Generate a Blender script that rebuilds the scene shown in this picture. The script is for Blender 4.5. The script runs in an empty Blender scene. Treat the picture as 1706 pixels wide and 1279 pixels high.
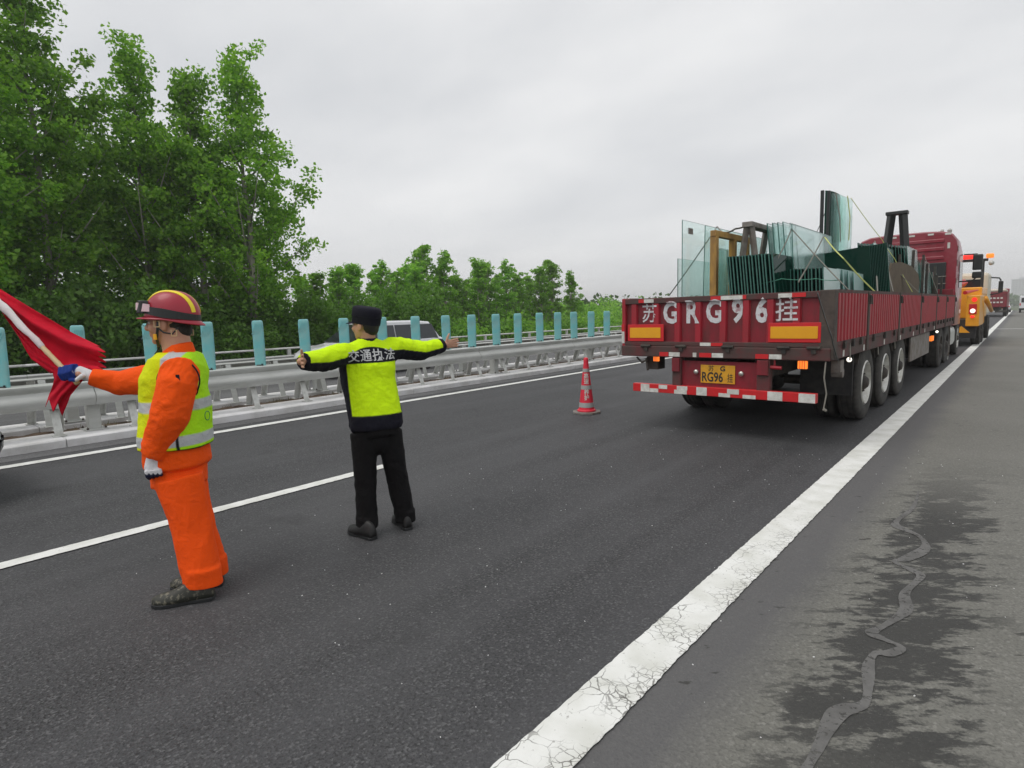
import bpy, bmesh, math, random
import numpy as np
from mathutils import Vector, Matrix, noise
from mathutils.bvhtree import BVHTree

random.seed(7); rng = np.random.default_rng(7)
S = bpy.context.scene
COL = S.collection

# ------------------------------------------------------------------ camera
YAW, PITCH, ROLL, CAMH, FPX = .712, .117, -.029, 1.6, 985.0
_cy, _sy = math.cos(YAW), math.sin(YAW)
_f = np.array([-_sy, _cy, 0.]); _r = np.array([_cy, _sy, 0.]); _u = np.array([0, 0, 1.])
FWD = _f * math.cos(PITCH) - _u * math.sin(PITCH)
_u2 = _u * math.cos(PITCH) + _f * math.sin(PITCH)
RGT = _r * math.cos(ROLL) + _u2 * math.sin(ROLL)
UPV = _u2 * math.cos(ROLL) - _r * math.sin(ROLL)
cam_d = bpy.data.cameras.new('camera'); cam = bpy.data.objects.new('camera', cam_d); COL.objects.link(cam)
cam.matrix_world = Matrix(((RGT[0], UPV[0], -FWD[0], 0), (RGT[1], UPV[1], -FWD[1], 0), (RGT[2], UPV[2], -FWD[2], CAMH), (0, 0, 0, 1)))
cam_d.sensor_width = 36; cam_d.lens = FPX / 1706 * 36; cam_d.clip_start = .05; cam_d.clip_end = 9000
S.camera = cam

def at(px, py, D):
    """world point that was measured in the photograph at pixel px, py, D metres deep"""
    p = FWD * D + RGT * ((px - 853) / FPX * D) - UPV * ((py - 639.5) / FPX * D)
    return np.array([p[0], p[1], p[2] + CAMH])

# ------------------------------------------------------------------ world, sun
W = bpy.data.worlds.new('World'); S.world = W; W.use_nodes = True
nt = W.node_tree; nt.nodes.clear()
N = nt.nodes.new
out = N('ShaderNodeOutputWorld'); bg = N('ShaderNodeBackground'); bg2 = N('ShaderNodeBackground'); add = N('ShaderNodeAddShader')
sky = N('ShaderNodeTexSky'); sky.sky_type = 'NISHITA'; sky.sun_disc = False
sky.sun_elevation = math.radians(62); sky.sun_rotation = math.radians(200); sky.dust_density = 3
nt.links.new(sky.outputs[0], bg2.inputs[0]); bg2.inputs[1].default_value = .006
tc = N('ShaderNodeTexCoord'); sep = N('ShaderNodeSeparateXYZ'); nt.links.new(tc.outputs['Generated'], sep.inputs[0])
mz = N('ShaderNodeMath'); mz.operation = 'MAXIMUM'; nt.links.new(sep.outputs[2], mz.inputs[0]); mz.inputs[1].default_value = 0.0
mza = N('ShaderNodeMath'); mza.operation = 'ADD'; nt.links.new(mz.outputs[0], mza.inputs[0]); mza.inputs[1].default_value = .16
dx = N('ShaderNodeMath'); dx.operation = 'DIVIDE'; nt.links.new(sep.outputs[0], dx.inputs[0]); nt.links.new(mza.outputs[0], dx.inputs[1])
dy = N('ShaderNodeMath'); dy.operation = 'DIVIDE'; nt.links.new(sep.outputs[1], dy.inputs[0]); nt.links.new(mza.outputs[0], dy.inputs[1])
cmb = N('ShaderNodeCombineXYZ'); nt.links.new(dx.outputs[0], cmb.inputs[0]); nt.links.new(dy.outputs[0], cmb.inputs[1])
mp = N('ShaderNodeMapping'); mp.inputs['Scale'].default_value = (.75, 1.15, 1); mp.inputs['Rotation'].default_value = (0, 0, .9)
nt.links.new(cmb.outputs[0], mp.inputs[0])
n1 = N('ShaderNodeTexNoise'); n1.inputs['Scale'].default_value = .9; n1.inputs['Detail'].default_value = 5; n1.inputs['Roughness'].default_value = .5
nt.links.new(mp.outputs[0], n1.inputs['Vector'])
cr = N('ShaderNodeValToRGB'); e = cr.color_ramp.elements
e[0].position = .32; e[0].color = (.50, .512, .53, 1); e[1].position = .68; e[1].color = (.70, .70, .70, 1)
nt.links.new(n1.outputs[0], cr.inputs[0])
hz = N('ShaderNodeMapRange'); hz.inputs[1].default_value = 0; hz.inputs[2].default_value = .35; hz.inputs[3].default_value = .65; hz.inputs[4].default_value = 0
nt.links.new(mz.outputs[0], hz.inputs[0])
mx = N('ShaderNodeMixRGB'); mx.inputs[2].default_value = (.66, .665, .675, 1)
nt.links.new(hz.outputs[0], mx.inputs[0]); nt.links.new(cr.outputs[0], mx.inputs[1])
nt.links.new(mx.outputs[0], bg.inputs[0]); bg.inputs[1].default_value = 1.18
nt.links.new(bg.outputs[0], add.inputs[0]); nt.links.new(bg2.outputs[0], add.inputs[1]); nt.links.new(add.outputs[0], out.inputs[0])
sun_d = bpy.data.lights.new('sun', 'SUN'); sun_d.energy = 1.2; sun_d.angle = math.radians(35); sun_d.color = (1, .97, .92)
sun = bpy.data.objects.new('sun', sun_d); COL.objects.link(sun)
_az, _el = math.radians(200), math.radians(62)
sd = Vector((math.sin(_az) * math.cos(_el), math.cos(_az) * math.cos(_el), math.sin(_el)))
sun.rotation_euler = sd.to_track_quat('Z', 'Y').to_euler()
S.view_settings.view_transform = 'Standard'; S.view_settings.look = 'None'; S.view_settings.gamma = 1; S.view_settings.exposure = .12
S.view_settings.use_curve_mapping = False
S.cycles.use_denoising = True
S.cycles.max_bounces = 7; S.cycles.transparent_max_bounces = 24; S.cycles.diffuse_bounces = 2; S.cycles.volume_bounces = 0

# ------------------------------------------------------------------ materials
def mat(name, col, rough=.6, metal=0., var=None, scale=8., amt=.5, bump=0., bscale=60., attr=None, spec=.5, stretch=None, lo=.4, hi=.6, coat=0., emis=None, estr=0., local=True):
    """principled material; var = second colour mixed by noise (lo..hi thresholds); attr = colour attribute"""
    m = bpy.data.materials.new(name); m.use_nodes = True; t = m.node_tree; b = t.nodes['Principled BSDF']
    b.inputs['Base Color'].default_value = (*col, 1); b.inputs['Roughness'].default_value = rough; b.inputs['Metallic'].default_value = metal
    b.inputs['Specular IOR Level'].default_value = spec; b.inputs['Coat Weight'].default_value = coat
    tcn = t.nodes.new('ShaderNodeTexCoord'); src = tcn.outputs['Object' if local else 'Generated']
    if stretch:
        mpn = t.nodes.new('ShaderNodeMapping'); mpn.inputs['Scale'].default_value = stretch; t.links.new(src, mpn.inputs[0]); src = mpn.outputs[0]
    last = None
    if attr:
        a = t.nodes.new('ShaderNodeAttribute'); a.attribute_name = attr; last = a.outputs['Color']
    if var is not None:
        nn = t.nodes.new('ShaderNodeTexNoise'); nn.inputs['Scale'].default_value = scale; nn.inputs['Detail'].default_value = 8; nn.inputs['Roughness'].default_value = .65
        t.links.new(src, nn.inputs['Vector'])
        mr = t.nodes.new('ShaderNodeMapRange'); mr.inputs[1].default_value = lo; mr.inputs[2].default_value = hi; mr.inputs[4].default_value = amt
        t.links.new(nn.outputs[0], mr.inputs[0])
        mi = t.nodes.new('ShaderNodeMixRGB'); t.links.new(mr.outputs[0], mi.inputs[0])
        if last: t.links.new(last, mi.inputs[1])
        else: mi.inputs[1].default_value = (*col, 1)
        mi.inputs[2].default_value = (*var, 1); last = mi.outputs[0]
    if last: t.links.new(last, b.inputs['Base Color'])
    if bump:
        nb = t.nodes.new('ShaderNodeTexNoise'); nb.inputs['Scale'].default_value = bscale; nb.inputs['Detail'].default_value = 4; t.links.new(src, nb.inputs['Vector'])
        bp = t.nodes.new('ShaderNodeBump'); bp.inputs['Strength'].default_value = bump; bp.inputs['Distance'].default_value = .01
        t.links.new(nb.outputs[0], bp.inputs['Height']); t.links.new(bp.outputs[0], b.inputs['Normal'])
    if name == 'cloth':   # soft creases in the weave on top of the modelled folds
        nb2 = t.nodes.new('ShaderNodeTexNoise'); nb2.inputs['Scale'].default_value = 13; nb2.inputs['Detail'].default_value = 3; nb2.inputs['Distortion'].default_value = 1.2; t.links.new(src, nb2.inputs['Vector'])
        ab = t.nodes.new('ShaderNodeMath'); ab.operation = 'SUBTRACT'; ab.inputs[1].default_value = .5; t.links.new(nb2.outputs[0], ab.inputs[0]); a2 = t.nodes.new('ShaderNodeMath'); a2.operation = 'ABSOLUTE'; t.links.new(ab.outputs[0], a2.inputs[0])
        bp2 = t.nodes.new('ShaderNodeBump'); bp2.inputs['Strength'].default_value = .22; bp2.inputs['Distance'].default_value = .06; t.links.new(a2.outputs[0], bp2.inputs['Height']); t.links.new(bp.outputs[0], bp2.inputs['Normal']); t.links.new(bp2.outputs[0], b.inputs['Normal'])
    if emis: b.inputs['Emission Color'].default_value = (*emis, 1); b.inputs['Emission Strength'].default_value = estr
    return m

def glassmat(name, tint, gl=.12, rough=.03, opac=0., body=(.1, .3, .25)):
    m = bpy.data.materials.new(name); m.use_nodes = True; t = m.node_tree; t.nodes.clear(); n = t.nodes.new
    o = n('ShaderNodeOutputMaterial'); tr = n('ShaderNodeBsdfTransparent'); tr.inputs[0].default_value = (*tint, 1)
    g = n('ShaderNodeBsdfGlossy'); g.inputs[1].default_value = rough; g.inputs[0].default_value = (.9, .95, .95, 1)
    lw = n('ShaderNodeLayerWeight'); lw.inputs[0].default_value = .5; pw = n('ShaderNodeMath'); pw.operation = 'POWER'; pw.inputs[1].default_value = 4; t.links.new(lw.outputs['Facing'], pw.inputs[0])
    ad = n('ShaderNodeMath'); ad.operation = 'MULTIPLY_ADD'; ad.inputs[1].default_value = .55; ad.inputs[2].default_value = gl; t.links.new(pw.outputs[0], ad.inputs[0])
    mxs = n('ShaderNodeMixShader'); t.links.new(ad.outputs[0], mxs.inputs[0]); t.links.new(tr.outputs[0], mxs.inputs[1]); t.links.new(g.outputs[0], mxs.inputs[2])
    d = n('ShaderNodeBsdfDiffuse'); d.inputs[0].default_value = (*body, 1)
    mx2 = n('ShaderNodeMixShader'); mx2.inputs[0].default_value = opac; t.links.new(mxs.outputs[0], mx2.inputs[1]); t.links.new(d.outputs[0], mx2.inputs[2])
    t.links.new(mx2.outputs[0], o.inputs[0]); return m

M = {}
M['black'] = mat('black_rubber', (.018, .018, .019), .75, var=(.05, .047, .043), scale=9, amt=.5, bump=.2)
M['tyre'] = mat('tyre_rubber', (.028, .027, .026), .85, var=(.075, .07, .062), scale=5, amt=.7, bump=.3, bscale=80)
M['darkmetal'] = mat('dark_dirty_metal', (.035, .032, .03), .7, .2, var=(.09, .075, .06), scale=6, amt=.7)
M['paintred'] = mat('weathered_red_paint', (.23, .010, .022), .5, var=(.075, .022, .020), scale=5, amt=.85, stretch=(1, 1, .35), lo=.42, hi=.7, bump=.1)
M['ribred'] = mat('bright_red_paint', (.37, .013, .028), .48, var=(.12, .03, .028), scale=6, amt=.6, stretch=(1, 1, .35), lo=.45, hi=.75)
M['rust'] = mat('rusty_frame_paint', (.075, .045, .04), .75, var=(.13, .022, .026), scale=4, amt=.75, lo=.45, hi=.62, bump=.25)
M['rustbrown'] = mat('brown_grimy_steel', (.085, .066, .055), .8, var=(.045, .035, .032), scale=7, amt=.7, bump=.25)
M['cabred'] = mat('cab_red_paint', (.27, .013, .03), .32, var=(.17, .02, .03), scale=3, amt=.4, coat=.4)
M['yellowrefl'] = mat('yellow_reflector', (.85, .42, .01), .4, var=(.75, .30, .01), scale=2, amt=.5)
M['redrefl'] = mat('red_reflector', (.62, .015, .02), .4, var=(.45, .02, .02), scale=10, amt=.4)
M['whiterefl'] = mat('white_reflective_tape', (.72, .72, .68), .45, var=(.38, .36, .32), scale=12, amt=.5)
M['plate'] = mat('yellow_number_plate', (.72, .36, .02), .45, var=(.5, .25, .02), scale=12, amt=.5)
M['ink'] = mat('black_ink', (.03, .025, .02), .6)
M['spray'] = mat('white_spray_paint', (.66, .66, .68), .7, var=(.33, .10, .12), scale=16, amt=.7, lo=.52, hi=.66)
M['textgrey'] = mat('silver_reflective_print', (.52, .53, .54), .5, var=(.4, .41, .42), scale=60, amt=.5)
M['galv'] = mat('galvanised_steel', (.58, .59, .57), .45, .2, var=(.42, .43, .40), scale=3, amt=.8, stretch=(1, .25, 1), bump=.05)
M['galvlight'] = mat('pale_grey_painted_steel', (.66, .67, .64), .55, .1, var=(.33, .33, .30), scale=5, amt=.6)
M['whitesteel'] = mat('white_pipe', (.74, .74, .72), .5, var=(.5, .5, .47), scale=3, amt=.5)
M['teal'] = mat('teal_plastic', (.15, .48, .50), .55, var=(.26, .48, .47), scale=4, amt=.9, bump=.05)
M['concrete'] = mat('pale_concrete_kerb', (.74, .735, .74), .85, var=(.55, .545, .53), scale=2.2, amt=.8, bump=.35, bscale=40)
M['skin'] = mat('skin', (.50, .27, .175), .5, attr='Col', var=(.42, .19, .12), scale=14, amt=.35)
M['cloth'] = mat('cloth', (1, 1, 1), .82, attr='Col', bump=.25, bscale=240, spec=.2)
M['flag'] = mat('red_flag_cloth', (.58, .008, .028), .9, var=(.42, .006, .022), scale=6, amt=.7, bump=.5, bscale=34, spec=.2)
M['whitecloth'] = mat('white_cloth', (.70, .66, .66), .8, var=(.55, .42, .44), scale=6, amt=.5, bump=.2)
M['bamboo'] = mat('pale_bamboo', (.62, .47, .27), .5, var=(.48, .33, .16), scale=9, amt=.5, stretch=(1, 1, .3))
M['helmet'] = mat('dark_red_helmet_shell', (.36, .010, .030), .42, coat=.15, var=(.24, .012, .03), scale=5, amt=.5)
M['yel'] = mat('yellow_stripe', (.85, .68, .02), .45)
M['blackplastic'] = mat('black_plastic', (.018, .02, .021), .45)
M['blackcloth'] = mat('black_cap_cloth', (.014, .014, .022), .85, bump=.3, bscale=200, spec=.15)
M['hair'] = mat('black_hair', (.012, .010, .010), .6, bump=.6, bscale=180)
M['visor'] = mat('goggle_lens', (.62, .40, .44), .12, var=(.80, .60, .64), scale=3, amt=.6)
M['camo'] = mat('camouflage_boot', (.028, .029, .022), .6, var=(.16, .15, .11), scale=44, amt=.9, lo=.53, hi=.60)
M['shoeblack'] = mat('black_shoe_leather', (.012, .012, .012), .5, bump=.2, bscale=60)
M['coneRed'] = mat('cone_red_rubber', (.72, .02, .05), .55, var=(.55, .02, .04), scale=8, amt=.4)
M['conegrey'] = mat('grey_reflective_band', (.36, .37, .36), .5, var=(.28, .29, .28), scale=30, amt=.5)
M['carwhite'] = mat('white_car_paint', (.72, .73, .75), .25, coat=.6, var=(.68, .69, .71), scale=2, amt=.3)
M['carblack'] = mat('black_car_paint', (.012, .013, .016), .25, coat=.6)
M['carglass'] = mat('dark_car_glass', (.018, .022, .028), .08, spec=.7)
M['chrome'] = mat('bright_rim_metal', (.60, .60, .57), .38, .8, var=(.35, .33, .28), scale=9, amt=.6)
M['orange'] = mat('orange_truck_paint', (.85, .38, .02), .4, coat=.3, var=(.70, .27, .02), scale=4, amt=.4)
M['amber'] = mat('lit_amber_lamp', (.9, .25, .02), .4, emis=(1, .22, .03), estr=.8)
M['redlamp'] = mat('lit_red_lamp', (.9, .03, .02), .4, emis=(1, .03, .02), estr=.8)
M['whitelamp'] = mat('lit_white_lamp', (.9, .9, .85), .4, emis=(1, .93, .8), estr=1.3)
M['cream'] = mat('cream_cab_paint', (.66, .62, .52), .4, var=(.55, .5, .42), scale=3, amt=.4)
M['woodyellow'] = mat('yellow_painted_wood', (.48, .27, .06), .65, var=(.25, .14, .05), scale=9, amt=.8, stretch=(1, 1, .3), bump=.2)
M['greysteel'] = mat('grey_rusty_steel', (.22, .205, .19), .65, var=(.12, .09, .07), scale=6, amt=.8, bump=.15)
M['tarp'] = mat('brown_board', (.13, .095, .06), .85, var=(.08, .06, .04), scale=5, amt=.7, bump=.3)
M['strapgrey'] = mat('grey_strap_webbing', (.20, .19, .165), .8, var=(.3, .28, .24), scale=14, amt=.5)
M['strapyellow'] = mat('yellow_green_strap_webbing', (.52, .55, .16), .8)
M['strapgreen'] = mat('green_strap_webbing', (.10, .34, .24), .8)
M['paneglass'] = glassmat('clear_sheet_glass', (.93, .985, .972), .05, opac=.035, body=(.55, .80, .76))
M['panefilm'] = glassmat('film_covered_glass', (.94, .98, .975), .06, .15, opac=.13, body=(.62, .80, .77))
M['panedark'] = glassmat('stacked_green_glass', (.10, .33, .27), .02, opac=.45, body=(.004, .055, .036))
M['paneedge'] = mat('glass_edge', (.05, .17, .14), .3, var=(.02, .09, .07), scale=30, amt=.7)
M['paneback'] = mat('pale_backed_glass', (.50, .68, .66), .2, var=(.42, .62, .60), scale=3, amt=.4)
M['bark'] = mat('pale_grey_bark', (.36, .34, .29), .9, var=(.20, .185, .155), scale=4, amt=.8, stretch=(1, 1, .25), bump=.6, bscale=20)

# ------------------------------------------------------------------ mesh builder
class MB:
    def __init__(s): s.v = []; s.f = []; s.m = []; s.cm = 0
    def add(s, vs, fs):
        o = len(s.v); s.v += [tuple(map(float, p)) for p in vs]
        s.f += [tuple(i + o for i in f) for f in fs]; s.m += [s.cm] * len(fs); return s
    def box(s, c, d, R=None):
        c = np.array(c, float); h = np.array(d, float) / 2
        vs = [np.array([x, y, z]) * h for x in (-1, 1) for y in (-1, 1) for z in (-1, 1)]
        if R is not None: vs = [np.array(R) @ v for v in vs]
        return s.add([c + v for v in vs], [(0, 1, 3, 2), (4, 6, 7, 5), (0, 4, 5, 1), (2, 3, 7, 6), (0, 2, 6, 4), (1, 5, 7, 3)])
    def bx(s, x0, x1, y0, y1, z0, z1): return s.box(((x0 + x1) / 2, (y0 + y1) / 2, (z0 + z1) / 2), (x1 - x0, y1 - y0, z1 - z0))
    def loft(s, rings, cap=True):
        n = len(rings[0]); vs = [p for r in rings for p in r]; fs = []
        for i in range(len(rings) - 1):
            for j in range(n):
                k = (j + 1) % n; fs.append((i * n + j, i * n + k, (i + 1) * n + k, (i + 1) * n + j))
        if cap: fs.append(tuple(range(n - 1, -1, -1))); fs.append(tuple((len(rings) - 1) * n + j for j in range(n)))
        return s.add(vs, fs)
    def tube(s, pts, rad, n=12, ax=None, round_=False, pw=2.0):
        """rad entries: r or (ra, rb) with ra along ax"""
        P = [np.array(p, float) for p in pts]; Rr = [(r, r) if np.isscalar(r) else r for r in (rad if hasattr(rad, '__len__') else [rad] * len(P))]
        T = []
        for i in range(len(P)):
            t = P[min(i + 1, len(P) - 1)] - P[max(i - 1, 0)]; T.append(t / (np.linalg.norm(t) + 1e-9))
        if round_:
            e0 = [(P[0] - T[0] * max(Rr[0]) * .45, (Rr[0][0] * .8, Rr[0][1] * .8)), (P[0] - T[0] * max(Rr[0]) * .8, (Rr[0][0] * .35, Rr[0][1] * .35))]
            e1 = [(P[-1] + T[-1] * max(Rr[-1]) * .45, (Rr[-1][0] * .8, Rr[-1][1] * .8)), (P[-1] + T[-1] * max(Rr[-1]) * .8, (Rr[-1][0] * .35, Rr[-1][1] * .35))]
            P = [e0[1][0], e0[0][0]] + P + [e1[0][0], e1[1][0]]; Rr = [e0[1][1], e0[0][1]] + list(Rr) + [e1[0][1], e1[1][1]]; T = [T[0]] * 2 + T + [T[-1]] * 2
        a = np.array(ax if ax is not None else ([0, 0, 1] if abs(T[0][2]) < .9 else [1, 0, 0]), float)
        rings = []
        for p, r, t in zip(P, Rr, T):
            a1 = a - t * a.dot(t); a1 /= np.linalg.norm(a1) + 1e-9; b1 = np.cross(t, a1)
            if ax is None: a = a1
            ring = []
            for k in range(n):
                th = 2 * math.pi * k / n; c, q = math.cos(th), math.sin(th)
                c = math.copysign(abs(c) ** (2 / pw), c); q = math.copysign(abs(q) ** (2 / pw), q)
                ring.append(p + a1 * (r[0] * c) + b1 * (r[1] * q))
            rings.append(ring)
        return s.loft(rings)
    def ell(s, c, r, A=None, nu=16, nv=10):
        c = np.array(c, float); A = np.eye(3) if A is None else np.array(A, float)
        rings = []
        for i in range(1, nv):
            ph = math.pi * i / nv - math.pi / 2
            rings.append([c + A[0] * r[0] * math.cos(ph) * math.cos(2 * math.pi * k / nu) + A[1] * r[1] * math.cos(ph) * math.sin(2 * math.pi * k / nu) + A[2] * r[2] * math.sin(ph) for k in range(nu)])
        return s.loft(rings)
    def lathe(s, prof, n=24, axis=2, c=(0, 0, 0), closed=False):
        """prof: (radius, height) list about axis"""
        o = [i for i in range(3) if i != axis]; rings = []
        for r, h in prof:
            ring = []
            for k in range(n):
                p = [0, 0, 0]; p[o[0]] = r * math.cos(2 * math.pi * k / n); p[o[1]] = r * math.sin(2 * math.pi * k / n); p[axis] = h
                ring.append(np.array(p) + np.array(c, float))
            rings.append(ring)
        if closed: rings.append(rings[0]); return s.loft(rings, False)
        return s.loft(rings)
    def prism(s, poly, a0, a1, axis=0):
        """extrude 2D polygon along axis from a0 to a1"""
        def mk(p, a):
            q = list(p); q.insert(axis, a); return q
        return s.loft([[mk(p, a0) for p in poly], [mk(p, a1) for p in poly]])

def finish(name, me, mats, parent=None, smooth=False, bev=0., loc=None):
    for m_ in (mats if isinstance(mats, (list, tuple)) else [mats]): me.materials.append(M[m_] if isinstance(m_, str) else m_)
    o = bpy.data.objects.new(name, me); COL.objects.link(o)
    if parent is not None: o.parent = parent
    if loc is not None: o.location = loc
    if smooth: me.polygons.foreach_set('use_smooth', [True] * len(me.polygons))
    if bev:
        b = o.modifiers.new('bevel', 'BEVEL'); b.width = bev; b.segments = 2; b.limit_method = 'ANGLE'; b.angle_limit = .6
    return o

def obj(name, mb, mats, parent=None, smooth=False, bev=0., loc=None, fix=True):
    me = bpy.data.meshes.new(name); me.from_pydata(mb.v, [], mb.f)
    if mb.m and max(mb.m) > 0: me.polygons.foreach_set('material_index', mb.m)
    me.validate()
    if fix:
        bm = bmesh.new(); bm.from_mesh(me); bmesh.ops.recalc_face_normals(bm, faces=bm.faces); bm.to_mesh(me); bm.free()
    return finish(name, me, mats, parent, smooth, bev, loc)

def autosmooth(o, ang=.6):
    me = o.data; me.polygons.foreach_set('use_smooth', [True] * len(me.polygons))
    bm = bmesh.new(); bm.from_mesh(me)
    for ed in bm.edges:
        if len(ed.link_faces) == 2 and ed.calc_face_angle(0) > ang: ed.smooth = False
    bm.to_mesh(me); bm.free(); return o

def tag(o, label=None, cat=None, group=None, kind=None):
    if label: o['label'] = label
    if cat: o['category'] = cat
    if group: o['group'] = group
    if kind: o['kind'] = kind
    return o

def thing(name, label, cat, loc=(0, 0, 0), rz=0., group=None):
    o = bpy.data.objects.new(name, None); COL.objects.link(o); o.location = loc; o.rotation_euler = (0, 0, rz); o.empty_display_size = .2
    return tag(o, label, cat, group)

def dup(root, loc, rz=0., label=None, scale=None):
    r = root.copy(); COL.objects.link(r); r.location = loc; r.rotation_euler = (0, 0, rz)
    if scale: r.scale = scale
    if label: r['label'] = label
    for ch in list(root.children):
        c = ch.copy(); COL.objects.link(c); c.parent = r
        for g in list(ch.children):
            d = g.copy(); COL.objects.link(d); d.parent = c
    return r

def setcol(me, cols):
    a = me.color_attributes.new('Col', 'FLOAT_COLOR', 'POINT')
    c = np.ones((len(me.vertices), 4), dtype=np.float32); c[:, :3] = cols; a.data.foreach_set('color', c.ravel())

def vco(me):
    a = np.empty(len(me.vertices) * 3, dtype=np.float32); me.vertices.foreach_get('co', a); return a.reshape(-1, 3).astype(float)

def remesh(mb, voxel, smooth=3):
    me = bpy.data.meshes.new('tmp'); me.from_pydata(mb.v, [], mb.f)
    bm = bmesh.new(); bm.from_mesh(me)
    bmesh.ops.recalc_face_normals(bm, faces=bm.faces); bm.to_mesh(me); bm.free()
    o = bpy.data.objects.new('tmp', me); COL.objects.link(o)
    m = o.modifiers.new('r', 'REMESH'); m.mode = 'VOXEL'; m.voxel_size = voxel
    if smooth:
        s_ = o.modifiers.new('s', 'SMOOTH'); s_.iterations = smooth; s_.factor = .5
    me2 = bpy.data.meshes.new_from_object(o.evaluated_get(bpy.context.evaluated_depsgraph_get()))
    bpy.data.objects.remove(o); bpy.data.meshes.remove(me)
    return me2

def wrinkle(me, amp, scale, stretch=(1, 1, 1), mask=None, seed=0.):
    co = vco(me); nr = np.empty(len(co) * 3, dtype=np.float32); me.vertices.foreach_get('normal', nr); nr = nr.reshape(-1, 3)
    d = np.zeros(len(co))
    for i, p in enumerate(co):
        q = Vector((p[0] * stretch[0] * scale + seed, p[1] * stretch[1] * scale, p[2] * stretch[2] * scale))
        a = noise.noise(q); b = noise.noise(q * 2.3 + Vector((5.2, 1.3, 7.7)))
        d[i] = (1 - abs(a) * 2.2) * .75 + (1 - abs(b) * 2.2) * .25 - .45
    if mask is not None: d = d * mask(co)
    co = co + nr * (d * amp)[:, None]
    me.vertices.foreach_set('co', co.astype(np.float32).ravel()); me.update()

def text_mesh(s_, size, bold=.0, spacing=1.0, sub=0.):
    c = bpy.data.curves.new('txt', 'FONT'); c.body = s_; c.size = size; c.offset = bold; c.align_x = 'CENTER'; c.align_y = 'CENTER'; c.space_character = spacing; c.resolution_u = 3
    o = bpy.data.objects.new('txt', c); COL.objects.link(o)
    bpy.context.view_layer.update()
    me = bpy.data.meshes.new_from_object(o.evaluated_get(bpy.context.evaluated_depsgraph_get()))
    bpy.data.objects.remove(o); bpy.data.curves.remove(c)
    if sub:
        bm = bmesh.new(); bm.from_mesh(me); bmesh.ops.triangulate(bm, faces=bm.faces)
        for _ in range(5):
            L = [e_ for e_ in bm.edges if e_.calc_length() > sub]
            if not L: break
            bmesh.ops.subdivide_edges(bm, edges=L, cuts=1); bmesh.ops.triangulate(bm, faces=bm.faces)
        bm.to_mesh(me); bm.free()
    me.materials.clear()
    return me

def zroad(y):
    y = np.asarray(y, float); t = np.clip(y, 60, 300) - 60
    return -(t ** 2) / 18000

def sheet(name, xs, ys, zf, mt, kind='structure', parent=None):
    X, Y = np.meshgrid(xs, ys, indexing='ij'); Z = zf(X, Y)
    n, m_ = X.shape; vs = np.stack([X, Y, Z], -1).reshape(-1, 3)
    fs = [(i * m_ + j, (i + 1) * m_ + j, (i + 1) * m_ + j + 1, i * m_ + j + 1) for i in range(n - 1) for j in range(m_ - 1)]
    me = bpy.data.meshes.new(name); me.from_pydata(vs.tolist(), [], fs)
    o = finish(name, me, mt, parent, True)
    if kind and parent is None: o['kind'] = kind
    return o
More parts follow.
